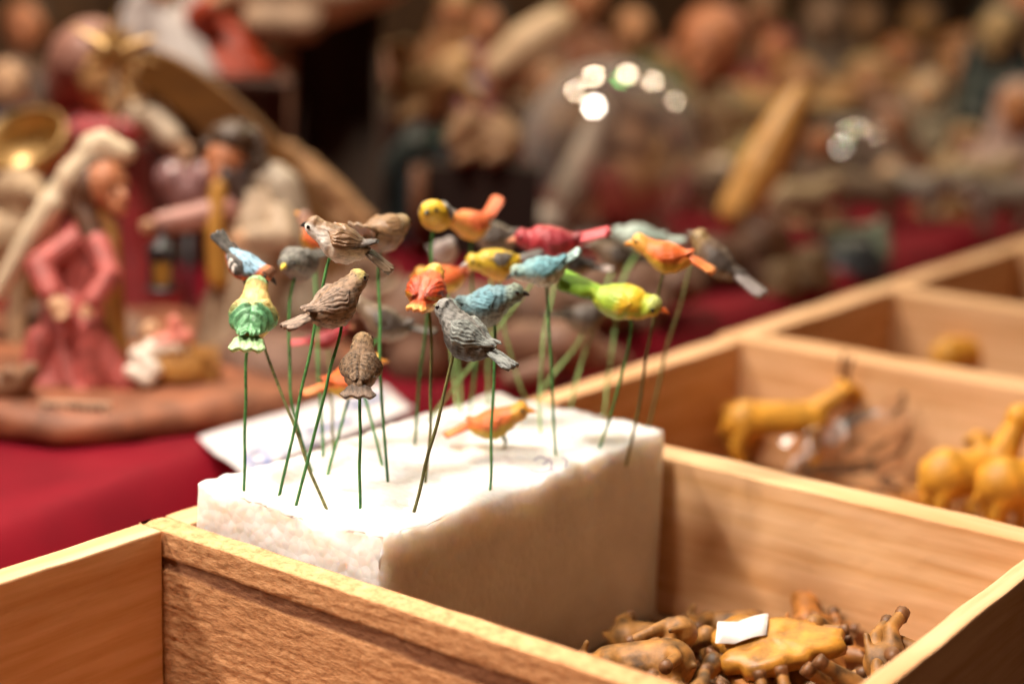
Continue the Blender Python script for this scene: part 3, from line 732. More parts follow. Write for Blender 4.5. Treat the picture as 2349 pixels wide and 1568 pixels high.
for i in range(9):
    for j in range(2):
        x = -.019 + i * .0022; V += [Vector((x, -.008 + j * .013 + .001 * i, .0045 + (.0042 if i < 3 else .0005 * (8 - i)) * abs(i - 3) / 3 * .6))]
for i in range(8): Fc.append((i * 2, i * 2 + 2, i * 2 + 3, i * 2 + 1))
lb = mesh('label_sticker', V, Fc, M_label, slab); md = lb.modifiers.new('t', 'SOLIDIFY'); md.thickness = .0003
for k, (x, y) in enumerate([(-.02, -.010), (-.024, .006), (.015, .012)]):
    blob('stump', [cap_mesh(Vector((x, y, 0)), .004, Vector((x * 1.3, y * 1.4, -.006)), .003)], M_must, slab, .0008, 2)

G2 = 'small animals in the middle compartments'
def A2(label, u, v, z, rz, s_, m_, o_, rx=0, ry=0): return animal(label, onz(u, v, TOP + z), E3(rx, ry, math.degrees(HEAD) + rz), s_, m_, o_, G2)
A2('orange ochre deer standing with dark horns', 1775, 1078, -.052, 8, 1.28, M_ochre, dict(body=34, h=19, neck=(10, 11), horn=13, leg=2.3, belly=6.4))
A2('orange ochre deer half hidden behind the standing horned deer', 1660, 1040, -.055, 150, 1.1, M_ochre, {})
A2('orange ochre animal in the corner beside the foam block', 1575, 1030, -.055, 100, 1.1, M_ochre, {})
A2('brown animal lying on its side behind the plastic wrap', 1985, 1130, -.048, 40, 1.2, M_brownA, {}, 95)
A2('brown animal with raised legs beside the plastic wrap', 2075, 1135, -.046, 170, 1.2, M_brownA, {}, 130, 20)
A2('ochre camel with upright neck resting by the divider', 2215, 1210, -.046, 12, 1.35, M_ochre, dict(neck=(3, 17), head=8, ears=0, belly=7.5, h=17))
A2('ochre camel with upright neck at the end of its row', 2350, 1235, -.046, 5, 1.35, M_ochre, dict(neck=(2, 17), head=8, ears=0, belly=7.5, h=17))
A2('ochre animal curled low between the camels', 2280, 1215, -.055, 100, 1.2, M_ochre, dict(belly=7.5))
A2('yellow ochre animal in the far compartment', 2200, 905, -.052, 30, 1.3, M_ochre, dict(neck=(4, 13), belly=7))
# crumpled clear plastic wrap
mt = bpy.data.materials.new('clear_plastic'); nt, bs = nodes(mt)
tr = N(nt, 'ShaderNodeBsdfTransparent'); gl = N(nt, 'ShaderNodeBsdfGlossy'); gl.inputs['Roughness'].default_value = .25
tr.inputs[0].default_value = (.95, .90, .88, 1)
fr = N(nt, 'ShaderNodeFresnel'); fr.inputs['IOR'].default_value = 1.5; ms = N(nt, 'ShaderNodeMixShader')
nt.links.new(fr.outputs[0], ms.inputs[0]); nt.links.new(tr.outputs[0], ms.inputs[1]); nt.links.new(gl.outputs[0], ms.inputs[2])
nt.links.new(ms.outputs[0], nt.nodes['Material Output'].inputs['Surface'])
M_clear = mt
o0 = onz(1915, 1100, TOP - .05); V = []; Fc = []
ux = Vector((math.cos(HEAD + .2), math.sin(HEAD + .2), 0)); 
for i in range(17):
    for j in range(13):
        a = i / 16; b = j / 12
        p = ux * (-.026 + .056 * a) + Vector((0, 0, .002 + .034 * b * (.55 + .6 * a))) + ux.cross(Vector((0, 0, 1))) * (.010 * math.sin(b * 3))
        p += Vector((noise.noise(Vector((a * 5, b * 5, 0))), noise.noise(Vector((a * 5, b * 5, 7))), noise.noise(Vector((a * 5, b * 5, 3))))) * .005
        V.append(p)
for i in range(16):
    for j in range(12): Fc.append((i * 13 + j, (i + 1) * 13 + j, (i + 1) * 13 + j + 1, i * 13 + j + 1))
wr = mesh('plastic_wrap', V, Fc, M_clear, None, False, loc=o0); md = wr.modifiers.new('t', 'SOLIDIFY'); md.thickness = .0002
tag(wr, 'crumpled clear plastic wrap among the brown animals', 'plastic wrap')

# ------------------------------------------------------------------ figurines and ornaments on the riser
STEP = .100
M_step = wood('dark_step_wood', '#3a2010', '#241208', 1, 60, 5, .7)
struct(board('display_step', (-1.60, -.775, 1.15, 4.4, RIS - .002, STEP), M_step, None, .0015, 5, .05, .003))
class Fig:
    """a thing standing on the riser at depth d, outlined on the 2349 frame; offsets and radii in its own pixels"""
    def __init__(s, name, label, cat, u, d, group=None, z=RIS):
        s.d = d; s.s = d / FPX
        p = at(u, 800, d); r = at(u, 900, d) - p
        g_ = p + r * ((z - p.z) / r.z)
        if z == RIS and g_.x < -.765 and g_.y > 1.14: z = STEP
        k = (z - p.z) / r.z; s.vb = 800 + 100 * k             # where its foot is seen
        s.o = at(u, s.vb, d); s.root = empty(name, s.o, label, cat, group); s.u = u
    def p(s, u, v, off=0): return at(u, v, s.d + off * s.s) - s.o
    def cap(s, u0, v0, r0, u1, v1, r1, o0=0, o1=0, seg=12): return cap_mesh(s.p(u0, v0, o0), r0 * s.s, s.p(u1, v1, o1), r1 * s.s, seg)
    def ell(s, u, v, ru, rv, rd=None, off=0, tilt=0):
        R = Matrix.Rotation(HEAD, 3, 'Z') @ Matrix.Rotation(math.radians(-tilt), 3, 'Y')
        return ell_mesh(s.p(u, v, off), (ru * s.s, (rd or ru) * s.s, rv * s.s), R)
    def blob(s, name, shapes, mat, vox=4.0, sm_=4, parent=None): return blob(name, shapes, mat, parent or s.root, vox * s.s, sm_)
    def robe(s, name, prof, mat, folds=9, amp=.10, flat=.8, seed=0):
        """pleated robe: prof is [(u, v, halfwidth), ...] from hem to neck"""
        n = 36; V = []; Fc = []; m_ = 40
        ax = Vector((math.cos(HEAD), math.sin(HEAD), 0)); ay = Vector((-math.sin(HEAD), math.cos(HEAD), 0))
        tab = [(i / (len(prof) - 1), *q) for i, q in enumerate(prof)]
        for i in range(n + 1):
            t = i / n; u, v, hw = interp(tab, t); c = s.p(u, v)
            for k in range(m_):
                a = 2 * math.pi * k / m_
                f = 1 + amp * (1 - .6 * t) * math.sin(folds * a + 2.5 * math.sin(t * 3 + seed) + seed) + .05 * noise.noise(Vector((math.cos(a) * 2, math.sin(a) * 2, t * 3 + seed)))
                V.append(c + (ax * math.cos(a) + ay * math.sin(a) * flat) * hw * f * s.s)
        for i in range(n):
            for k in range(m_): Fc.append((i * m_ + k, i * m_ + (k + 1) % m_, (i + 1) * m_ + (k + 1) % m_, (i + 1) * m_ + k))
        Fc.append(tuple(range(m_))[::-1]); Fc.append(tuple(n * m_ + k for k in range(m_)))
        return mesh(name, V, Fc, mat, s.root)
    def head(s, u, v, r, skin, look=(-.3, .2), vox=2.5):
        lx, lz = look; f = math.sqrt(max(.05, 1 - lx * lx - lz * lz))     # direction of the face: right, down, towards us
        q = lambda a, b, e=1.0: (u + r * e * (lx + a * f), v + r * e * (lz + b), -r * e * (f - a * lx))
        nx = q(0, .05, 1.12); h = s.blob('head', [s.ell(u, v, r * .86, r, r * .95), s.cap(*q(0, .55, .62)[:2], r * .42, *q(0, .75, .75)[:2], r * .34, q(0, .55, .62)[2], q(0, .75, .75)[2]),
            s.cap(*q(0, -.2, .9)[:2], r * .10, *nx[:2], r * .15, q(0, -.2, .9)[2], nx[2])], skin, vox, 2)
        for sd in (-.36, .36):
            e = q(sd, -.12, .90); mesh('eye', *s.ell(e[0], e[1], r * .11, r * .08, r * .08, e[2]), M_eye, h)
        mo = q(0, .55, .98); mesh('mouth', *s.ell(mo[0], mo[1], r * .17, r * .05, r * .06, mo[2]), paint('#a8503c', .5, .1), h)
        return h
    def arm(s, pts, r0, r1, mat, skin, hand=None):
        P = [s.p(*q) for q in pts]; sh = [cap_mesh(a, (r0 + (r1 - r0) * i / len(P)) * s.s, b, (r0 + (r1 - r0) * (i + 1) / len(P)) * s.s) for i, (a, b) in enumerate(zip(P, P[1:]))]
        a = s.blob('sleeve', sh, mat, 3, 3)
        if hand is None: hand = r1 * .62
        u, v, o = pts[-1]; pu, pv, po = pts[-2]; L = math.hypot(u - pu, v - pv, o - po); du, dv, do = (u - pu) / L, (v - pv) / L, (o - po) / L
        q = lambda a_, b_, c_=0: (u + hand * (du * a_ - dv * b_), v + hand * (dv * a_ + du * b_), o + hand * (do * a_) + c_ * hand)
        hs = [s.cap(*q(0, 0)[:2], hand * .7, *q(1.5, 0)[:2], hand * .75, q(0, 0)[2], q(1.5, 0)[2], 10)]
        for i, b_ in enumerate((-.6, -.2, .2, .58)):
            e = 3.0 - abs(i - 1.4) * .25; x, y = q(1.7, b_), q(e, b_ * 1.1); hs.append(s.cap(x[0], x[1], hand * .24, y[0], y[1], hand * .18, x[2], y[2], 8))
        x, y = q(.9, -.6), q(2.0, -1.35); hs.append(s.cap(x[0], x[1], hand * .26, y[0], y[1], hand * .2, x[2], y[2], 8))
        s.blob('hand', hs, skin, max(1.2, hand * .12), 2)
        return a
SKIN = paint('#c98d63', .5, .15); SKIN2 = paint('#b97650', .5, .15); SKINP = paint('#d9ab84', .5, .12)
GOLD = paint('#cba468', .36, .2, .4); GOLDP = paint('#c79a50', .4, .2)
GN = 'crib figures on the oval base'

# oval scenery base under the crib group
bc = at(215, 935, .800); bc.z = RIS - .001
base = empty('crib_platform', bc, 'terracotta and brown oval platform carrying the crib figures', 'platform')
M_base = paint('#94583a', .6, .6, 0, 45); M_base2 = paint('#7c5a49', .7, .4, 0, 60)
BT = RIS + .0135
def oval(a, b, rings, seed, wob=.05, n=56):
    V = []; Fc = []
    ax = Vector((math.cos(HEAD), math.sin(HEAD), 0)); ay = Vector((-math.sin(HEAD), math.cos(HEAD), 0))
    for j, (f, z) in enumerate(rings):
        for k in range(n):
            t = 2 * math.pi * k / n; w_ = 1 + wob * noise.noise(Vector((math.cos(t) * 2, math.sin(t) * 2, seed))) + wob * .5 * noise.noise(Vector((math.cos(t) * 6, math.sin(t) * 6, seed + j)))
            V.append((ax * math.cos(t) * a + ay * math.sin(t) * b) * f * w_ + Vector((0, 0, z + .0026 * noise.noise(Vector((math.cos(t) * 5, math.sin(t) * 5, j))))))
    for j in range(len(rings) - 1):
        for k in range(n): Fc.append((j * n + k, j * n + (k + 1) % n, (j + 1) * n + (k + 1) % n, (j + 1) * n + k))
    Fc.append(tuple(range(n))[::-1]); Fc.append(tuple((len(rings) - 1) * n + k for k in range(n)))
    return V, Fc
mesh('plinth', *oval(.128, .112, [(.96, 0), (1.0, .002), (1.0, .009), (.97, .0125), (.9, .0145), (.7, .0150), (.5, .0145)], 2, .12), M_base, base)
blob('rock', [ell_mesh(Vector((.035, .02, .012)) + HR * .05, (.035, .03, .018)), ell_mesh(HR * .085 + Vector((0, 0, .010)), (.022, .03, .012)), ell_mesh(HR * -.02 + HF * .05 + Vector((0, 0, .012)), (.05, .03, .015))], M_base2, base, .002, 3)
# small name plate with dark lettering on the base edge
pl = at(172, 938, .693) - bc
def strip(c, w_, h_, t_):
    V = []
    for dx in (-w_, w_):
        for dy in (-t_, t_):
            for dz in (-h_, h_): V.append(c + HR * dx + HF * dy + Vector((0, 0, dz)))
    return V, [(0, 1, 3, 2), (4, 6, 7, 5), (0, 4, 5, 1), (2, 3, 7, 6), (0, 2, 6, 4), (1, 5, 7, 3)]
np_ = mesh('name_plate', *strip(pl, .0150, .0032, .0012), paint('#c2a48c', .5, .2), base, False)
mesh('lettering', *join([strip(pl + HR * (-.011 + .0031 * i) - HF * .0014 + Vector((0, 0, .0004 * math.sin(i * 2.1))), .0010, .0014 + .0004 * math.cos(i * 1.7), .0003) for i in range(8)]), paint('#3a2c28', .6, .1), np_, False)

# kneeling woman in pink with a cream veil
f = Fig('crib_figure', 'kneeling crib woman in a salmon pink dress and cream veil', 'figurine', 175, .740, GN, BT)
PINK = paint('#b85a54', .5, .45); CREAM = paint('#dcc7a8', .45, .15); GOLDBR = paint('#a5702c', .5, .3)
f.robe('dress', [(190, f.vb, 112), (182, 860, 102), (165, 760, 72), (170, 660, 58), (188, 560, 56), (212, 500, 40)], PINK, 8, .20)
f.blob('skirt_fold', [f.cap(160, 700, 40, 285, 880, 34, -40, -50), f.cap(95, 780, 36, 75, 890, 34, -40, -40), f.cap(205, 760, 30, 215, 890, 30, -66, -60)], PINK, 3.5)
f.head(243, 425, 60, SKIN2, (.62, .38))
f.blob('hair', [f.ell(208, 440, 42, 70, 60, 8), f.cap(190, 470, 32, 225, 580, 24, -10, -40), f.cap(225, 380, 40, 190, 440, 40, 6, 6)], paint('#5e3a22', .5, .3), 3)
f.blob('veil', [f.ell(212, 396, 66, 60, 60, 30), f.cap(285, 350, 26, 220, 345, 44, 2, 10), f.cap(290, 345, 16, 235, 330, 34, -6, 0), f.cap(235, 335, 36, 170, 410, 42, 4, 10), f.cap(170, 410, 40, 120, 470, 30, 14, 10), f.cap(120, 470, 34, 60, 560, 26, 0, -10), f.cap(60, 560, 26, -10, 680, 20, -10, -10), f.cap(110, 480, 30, 90, 620, 24, 40, 40)], CREAM, 3.2)
f.blob('mantle', [f.cap(255, 560, 22, 270, 880, 30, -10, 0), f.cap(250, 540, 26, 225, 480, 20, 0, 0)], GOLDBR, 3.5)
f.arm([(165, 560, -30), (90, 610, -70), (118, 672, -100)], 36, 24, PINK, SKINP, 24)
f.arm([(225, 560, -40), (252, 630, -70), (212, 690, -100)], 30, 20, PINK, SKINP, 16)

# kneeling bearded man
f = Fig('crib_figure', 'kneeling bearded crib man with dark curls and grey beige robe', 'figurine', 560, .800, GN, BT)
BEIGE = paint('#b39a80', .55, .25); MAUVE = paint('#b98478', .5, .2); OCH = paint('#b98434', .5, .2); DKH = paint('#46301f', .45, .35)
f.robe('robe', [(560, f.vb, 100), (550, 800, 104), (560, 700, 92), (590, 600, 88), (600, 500, 84), (570, 430, 50)], BEIGE, 7, .12)
f.blob('cloak', [f.cap(650, 430, 44, 680, 560, 46, 10, 10), f.cap(630, 410, 40, 560, 425, 34, 20, 20), f.cap(690, 560, 44, 700, 700, 50, 10, 10)], paint('#a69683', .55, .25), 4)
f.blob('stole', [f.cap(502, 430, 20, 492, 530, 22, -60, -70), f.cap(492, 530, 22, 500, 640, 24, -70, -70)], OCH, 3)
f.head(518, 372, 58, SKIN2, (-.30, .30))
hs = [f.ell(535, 318, 60, 40, 58, 4), f.cap(580, 340, 34, 590, 390, 28, 20, 10)]
rs = random.Random(5)
for k in range(26):
    a = rs.uniform(2.6, 6.6); hs.append(f.ell(536 + 62 * math.cos(a), 338 + 52 * math.sin(a), 13, 13, 13, rs.uniform(-20, 34)))
for k in range(8): hs.append(f.ell(588 + rs.uniform(-14, 18), 345 + k * 9, 13, 12, 13, rs.uniform(-10, 20)))
f.blob('hair', hs, DKH, 2.6, 2)
f.blob('beard', [f.cap(520, 410, 26, 545, 452, 22, -44, -40), f.cap(556, 390, 16, 560, 440, 20, -20, -20)], paint('#46322c', .5, .3), 2.6, 3)
f.arm([(520, 480, -40), (440, 500, -70), (372, 512, -90)], 34, 22, MAUVE, SKINP, 18)
f.arm([(640, 500, -50), (650, 545, -90), (585, 545, -110)], 36, 26, BEIGE, SKINP, 20)

# lantern in his hand
f = Fig('lantern', 'tiny dark lantern hanging from the bearded man\'s hand', 'lantern', 372, .775, None, BT)
MDK = paint('#2b2a30', .4, .2)
f.blob('roof', [f.cap(372, 548, 12, 372, 572, 38, -60, -60)], MDK, 2.4, 2)
f.blob('ring', [f.cap(364, 536, 4, 372, 524, 4, -60, -60), f.cap(372, 524, 4, 380, 536, 4, -60, -60)], MDK, 1.6, 1)
for du, dd in ((-26, -86), (26, -86), (-26, -34), (26, -34)): f.blob('post', [f.cap(372 + du, 585, 4.5, 372 + du, 655, 4.5, dd, dd)], MDK, 1.8, 1)
mesh('glass', *join([cap_mesh(f.p(372, 592, -60), 22 * f.s, f.p(372, 645, -60), 22 * f.s)]), paint('#b4843c', .2, .2), f.root)
f.blob('foot', [f.ell(372, 662, 38, 10, 38, -60)], MDK, 2.4, 2)

# baby in the straw manger
f = Fig('manger', 'woven straw manger with frayed rim between the kneeling figures', 'manger', 400, .742, GN, BT)
STRAW = paint('#b8823c', .6, .35, 0, 300)
f.blob('basket', [f.ell(400, 842, 98, 56, 64, -10), f.cap(325, 862, 30, 475, 862, 32, -30, -10)], STRAW, 3.4, 1)
rs = random.Random(11); st = []
for k in range(240):
    a = rs.uniform(0, 6.283); u = 400 + 88 * math.cos(a) * rs.uniform(.75, 1.1); o = -10 + 56 * math.sin(a); v = 826 + rs.uniform(-34, 46)
    st.append(f.cap(u, v, 3.2, u + rs.uniform(-34, 34), v + rs.uniform(-22, 16), 2.2, o, o + rs.uniform(-20, 20), 5))
so = mesh('straw', *join(st), STRAW, f.root); so['kind'] = 'stuff'
f.blob('cradle_leg', [f.cap(340, 880, 14, 345, f.vb, 14, -10, -10), f.cap(460, 880, 14, 455, f.vb, 14, -10, -10)], paint('#6b3a24', .5, .3), 3)
f = Fig('crib_baby', 'crib baby lying on a white cloth in the straw manger', 'figurine', 370, .740, GN, BT)
f.blob('swaddling_cloth', [f.cap(318, 815, 22, 350, 850, 22, -66, -70), f.cap(300, 850, 16, 340, 870, 18, -76, -76), f.cap(350, 800, 26, 410, 800, 26, -40, -30)], paint('#e4d6c8', .5, .12), 2.6)
f.head(345, 762, 28, SKINP, (.3, -.3), 1.8)
f.blob('body', [f.cap(365, 788, 22, 420, 775, 24, -40, -30), f.cap(405, 778, 15, 398, 736, 14, -40, -42), f.cap(398, 736, 14, 425, 770, 13, -42, -30)], paint('#d98070', .5, .15), 2.4, 3)

# big doll-like angel behind, its star, bowl, arch and heart
f = Fig('doll_angel', 'large round headed doll in red and white with a pinkish cap', 'figurine', 255, .960)
RED1 = paint('#8c1a1e', .5, .3); WHT = paint('#d9c3a8', .5, .15); PNKCAP = paint('#a87666', .5, .2)
f.robe('dress', [(270, f.vb, 170), (270, 700, 150), (262, 560, 118), (250, 430, 100), (245, 330, 92), (250, 280, 46)], RED1, 8, .10)
f.head(258, 190, 92, paint('#c99a66', .55, .15), (.25, .25), 4)
f.blob('cap', [f.ell(205, 150, 96, 100, 110, 40), f.ell(150, 190, 44, 80, 60, 30), f.ell(215, 90, 70, 48, 80, 30)], PNKCAP, 5)
f.blob('collar', [f.cap(200, 305, 34, 300, 300, 34, -70, -70)], paint('#cf5a5e', .5, .2), 4)
f.arm([(300, 270, -50), (355, 270, -90), (395, 320, -110)], 42, 26, WHT, SKINP, 22)
f.arm([(190, 300, -20), (140, 330, -60), (150, 400, -80)], 40, 28, RED1, SKINP, 22)
f = Fig('gold_star', 'gold many rayed star in front of the doll angel\'s face', 'star', 265, .840)
cst = f.p(262, 118); 
hub = f.blob('hub', [f.ell(262, 118, 16, 16, 10)], GOLD, 2.4, 1)
rs = random.Random(2)
for k in range(11):
    a = k * 2 * math.pi / 11 + .35; L = 78 if k % 2 else 112
    c = cst; ax = Vector((math.cos(HEAD), math.sin(HEAD), 0)); d = ax * math.cos(a) + Vector((0, 0, 1)) * math.sin(a); pr = d.cross(ax.cross(Vector((0, 0, 1)))).normalized(); nn = d.cross(pr).normalized() * (1 if True else 0)
    tip = c + d * L * f.s; w0 = c + d * 14 * f.s + pr * 19 * f.s; w1 = c + d * 14 * f.s - pr * 19 * f.s
    md_ = c + d * 16 * f.s; V = [w0, tip, w1, md_ + nn * 16 * f.s, md_ - nn * 16 * f.s]
    mesh('ray', V, [(0, 1, 3), (1, 2, 3), (1, 0, 4), (2, 1, 4), (0, 3, 2), (0, 2, 4)], GOLD, f.root, False)
mesh('star_rod', *tube([f.p(264, 126), f.p(270, 400, 6), f.p(268, f.vb, 10)], 5 * f.s, 8), paint('#6b4a2a', .5, .2), f.root)
f = Fig('wooden_arch', 'curved brown wooden arch sweeping down behind the bearded man', 'arch', 620, .930)
P = bezier([f.p(u, v) for u, v in ((325, 150), (400, 185), (500, 260), (590, 350), (670, 450), (730, 560), (770, 700), (790, f.vb))], 8)
V = []; Fc = []; ay = HF * 1.0
for i, p in enumerate(P):
    t = (P[min(i + 1, len(P) - 1)] - P[max(i - 1, 0)]).normalized(); n_ = t.cross(ay).normalized(); wd = (44 + 12 * math.sin(i / len(P) * 3)) * f.s
    for a, b in ((1, -1), (1, 1), (-1, 1), (-1, -1)): V.append(p + n_ * wd * a + ay * 26 * f.s * b)
for i in range(len(P) - 1):
    for k in range(4): Fc.append((i * 4 + k, i * 4 + (k + 1) % 4, i * 4 + 4 + (k + 1) % 4, i * 4 + 4 + k))
Fc += [(0, 1, 2, 3), tuple(len(V) - 4 + k for k in (3, 2, 1, 0))]
ab = mesh('arch_band', V, Fc, wood('arch_wood', '#8a5c26', '#5e3a18', 0, 40, 8, .5), f.root, False)
md = ab.modifiers.new('b', 'BEVEL'); md.width = 8 * f.s; md.segments = 2
f = Fig('gold_bowl', 'polished gold bowl on a stem tilted beside the cream veil', 'bowl', 85, .860)
V = []; Fc = []; prof = [(8, 0), (40, 6), (78, 26), (96, 60), (100, 92), (96, 94), (90, 62), (72, 32), (36, 12), (2, 8)]
Rm = Matrix.Rotation(HEAD, 3, 'Z') @ Matrix.Rotation(D(38), 3, 'X') @ Matrix.Rotation(D(-12), 3, 'Y'); n = 40; c0 = f.p(90, 380, 20)
for r_, z_ in prof:
    for k in range(n): V.append(c0 + Rm @ Vector((r_ * math.cos(6.2832 * k / n), r_ * math.sin(6.2832 * k / n), z_)) * f.s)
for j in range(len(prof) - 1):
    for k in range(n): Fc.append((j * n + k, j * n + (k + 1) % n, (j + 1) * n + (k + 1) % n, (j + 1) * n + k))
Fc.append(tuple(range(n))[::-1]); Fc.append(tuple((len(prof) - 1) * n + k for k in range(n)))
mesh('bowl_shell', V, Fc, GOLD, f.root)
mesh('stem', *tube([f.p(90, 385, 20), f.p(85, 480, 20), f.p(85, f.vb, 20)], [14 * f.s, 10 * f.s, 30 * f.s], 14), GOLD, f.root)
f = Fig('heart_ornament', 'glossy mauve heart ornament standing between arch and doll', 'ornament', 435, .890)
f.blob('heart', [f.cap(398, 410, 42, 432, 520, 14), f.cap(470, 410, 42, 432, 520, 14), f.ell(434, 440, 50, 40, 34)], paint('#a87f80', .25, .12), 3.5, 3)
mesh('stand', *tube([f.p(432, 520), f.p(432, f.vb)], 8 * f.s, 8), MDK, f.root)
CZ = at(480, 178, 1.08).z
f = Fig('dark_crate', 'dark brown crate behind the arch carrying the lace angel', 'crate', 490, 1.08)
M_crate = wood('crate_wood', '#4a2416', '#2a140c', 2, 60, 6, .7)
for i in range(5): f_ = 330 + i * 66; mesh('slat', *join([strip(f.p(f_ + 32, 430, 0) * 1.0, 31 * f.s, (CZ - RIS) * .5, 6 * f.s)]), M_crate, f.root, False).location.z = (CZ + RIS) / 2 - f.p(f_ + 32, 430).z - f.o.z
mesh('lid', *strip(Vector((0, 0, 0)), 172 * f.s, 5 * f.s, 70 * f.s), M_crate, f.root, False).location = Vector((0, 0, CZ - f.o.z - 5 * f.s)) + HF * 60 * f.s
f = Fig('lace_angel', 'white lace angel ornament up behind the gold star', 'figurine', 410, 1.12, None, CZ)
WL = paint('#cfc4be', .6, .15)
f.robe('lace_skirt', [(425, f.vb, 92), (425, f.vb - 15, 88), (420, 130, 80), (412, 90, 64), (395, 50, 50), (380, 10, 30)], WL, 12, .14)
f.head(370, -30, 44, SKINP, (.2, .1), 4)
for sd in (-1, 1): f.blob('wing', [f.ell(395 + sd * 70, 40, 50, 72, 16, 30, sd * 24), f.ell(395 + sd * 90, 90, 34, 50, 14, 30, sd * 10)], WL, 4)
f = Fig('red_santa', 'orange red robed figurine beside the white lace angel', 'figurine', 530, 1.13, None, CZ)
ORR = paint('#b8482a', .5, .25)
f.robe('robe', [(540, f.vb, 88), (540, f.vb - 15, 86), (535, 140, 78), (530, 110, 74), (515, 70, 60), (500, 40, 30)], ORR, 7, .12)
f.head(495, -5, 44, SKIN, (-.2, .1), 4)
f.arm([(480, 80, -20), (455, 40, -60), (480, 20, -80)], 34, 26, ORR, SKINP, 18)
f.blob('hood', [f.ell(500, -25, 52, 44, 50, 16)], paint('#a83a26', .5, .2), 4)
# thatched stable: stone coloured roof, posts, dark inside
f = Fig('toy_stable', 'toy stable with stone grey roof and dark open inside behind the arch', 'stable', 830, 1.15)
M_stone = paint('#b9997c', .75, .4, 0, 45); M_darkw = wood('stable_wood', '#44301f', '#281a10', 2, 60, 6, .8); M_bark = paint('#b5875c', .7, .4, 0, 60)
def slab_px(name, quad, o0, o1, mat, par, fig):
    V = [fig.p(u, v, o) for o in (o0, o1) for u, v in quad]
    return mesh(name, V, [(0, 1, 2, 3), (7, 6, 5, 4), (0, 4, 5, 1), (1, 5, 6, 2), (2, 6, 7, 3), (3, 7, 4, 0)], mat, par, False)
f.blob('roof', [f.cap(560, -20, 66, 800, -20, 60, -60, -60), f.cap(600, 50, 44, 700, 55, 42, -80, -80), f.cap(700, 20, 60, 880, -60, 70, -50, -40), f.cap(560, 10, 60, 800, -20, 60, 60, 60)], M_stone, 8, 2)
slab_px('back_panel', [(660, -60), (872, -60), (872, f.vb), (660, f.vb)], 100, 116, M_darkw, f.root, f)
slab_px('side_panel', [(862, -60), (878, -60), (878, f.vb), (862, f.vb)], -20, 100, M_darkw, f.root, f)
slab_px('side_panel', [(664, 80), (690, 80), (690, f.vb), (664, f.vb)], 0, 100, M_darkw, f.root, f)
f.blob('post', [f.cap(652, 130, 26, 640, 330, 30, -30, -30), f.cap(640, 330, 30, 660, f.vb, 30, -30, -30), f.cap(622, 230, 30, 650, 250, 26, -40, -30)], paint('#a87a60', .6, .3), 6, 2)
f = Fig('bark_board', 'ragged pale bark board leaning behind the bearded man', 'board', 760, 1.00)
rs = random.Random(21); bk = []
for k in range(90):
    a = rs.uniform(0, 1); b = rs.uniform(0, 1); u = 655 + 190 * a; v = 330 + 165 * a + b * (f.vb - 360 - 165 * a)
    bk.append(f.cap(u - 26, v - 22, rs.uniform(16, 28), u + 22, v + 20, rs.uniform(14, 26), rs.uniform(-22, 22), rs.uniform(-22, 22), 8))
f.blob('bark', bk, M_bark, 5, 1)

# kneeling ox lying behind the wires, brown mounds
f = Fig('lying_ox', 'brown ox figurine lying down behind the bird wires', 'animal figurine', 1120, .845)
OX = paint('#7a5440', .55, .3, 0, 90)
f.blob('body', [f.cap(960, 800, 74, 1240, 800, 66, 0, 40), f.ell(900, 770, 66, 74, 60), f.ell(1290, 790, 90, 60, 70, 40), f.cap(900, 740, 40, 850, 690, 34, -30, -50), f.cap(850, 690, 36, 812, 725, 24, -50, -80),
    f.cap(930, 850, 26, 1020, 868, 22, -70, -80), f.cap(1250, 850, 30, 1170, 868, 22, -60, -70), f.cap(1300, 800, 60, 1420, 830, 30, 40, 60)], OX, 6, 3)
for sd in (-1, 1): mesh('horn', *tube(bezier([f.p(852 + sd * 16, 668, -50), f.p(858 + sd * 44, 648, -50), f.p(860 + sd * 50, 610, -56)], 6), [(11 - .8 * i) * f.s for i in range(13)], 8), paint('#b9a184', .4, .2), f.root)
f = Fig('lying_camel', 'brown camel figurine resting behind the muddy birds', 'animal figurine', 1380, .960)
f.blob('body', [f.cap(1300, 690, 60, 1480, 700, 58, 0, 20), f.ell(1400, 650, 46, 50, 44), f.cap(1500, 690, 40, 1560, 640, 26), f.cap(1560, 640, 26, 1600, 655, 18), f.cap(1320, 740, 30, 1480, 740, 30, -50, -40)], paint('#6b4c3c', .55, .3, 0, 90), 6, 3)

# printed paper sheet under the foam end
M_paper = paint('#cfcacd', .8, .05)
q = [onz(455, 1002, RIS + .004), onz(560, 1090, RIS + .004), onz(950, 938, RIS + .004), onz(872, 880, RIS + .004)]
V = []; Fc = []; nn = 14
for i in range(nn + 1):
    for j in range(nn + 1):
        a, b = i / nn, j / nn; p = (q[0] * (1 - a) + q[1] * a) * (1 - b) + (q[3] * (1 - a) + q[2] * a) * b
        p.z = max(p.z, cloth_z(p.x, p.y) + .0012) + .0015 * noise.noise(p * 40); V.append(p)
for i in range(nn):
    for j in range(nn): Fc.append((i * (nn + 1) + j, (i + 1) * (nn + 1) + j, (i + 1) * (nn + 1) + j + 1, i * (nn + 1) + j + 1))
pap = mesh('paper_sheet', V, Fc, M_paper); md = pap.modifiers.new('t', 'SOLIDIFY'); md.thickness = .0004; md.offset = 1
tag(pap, 'white paper sheet with blue printing lying on the red cloth', 'paper')
M_bl = paint('#6f84c0', .6, .1); pr = []
def stroke(pts, r):
    P = [onz(u, v, RIS + .006) for u, v in pts]; P = bezier(P, 8); out = []
    for p in P: out.append(Vector((p.x, p.y, max(RIS + .0045, cloth_z(p.x, p.y) + .0022) + .0012)))
    pr.append(tube(out, r, 6))
stroke([(565, 1052), (585, 1030), (612, 1036), (610, 1056), (582, 1064), (566, 1052)], .0009); stroke([(612, 1034), (618, 1056), (606, 1076), (576, 1078)], .0009)
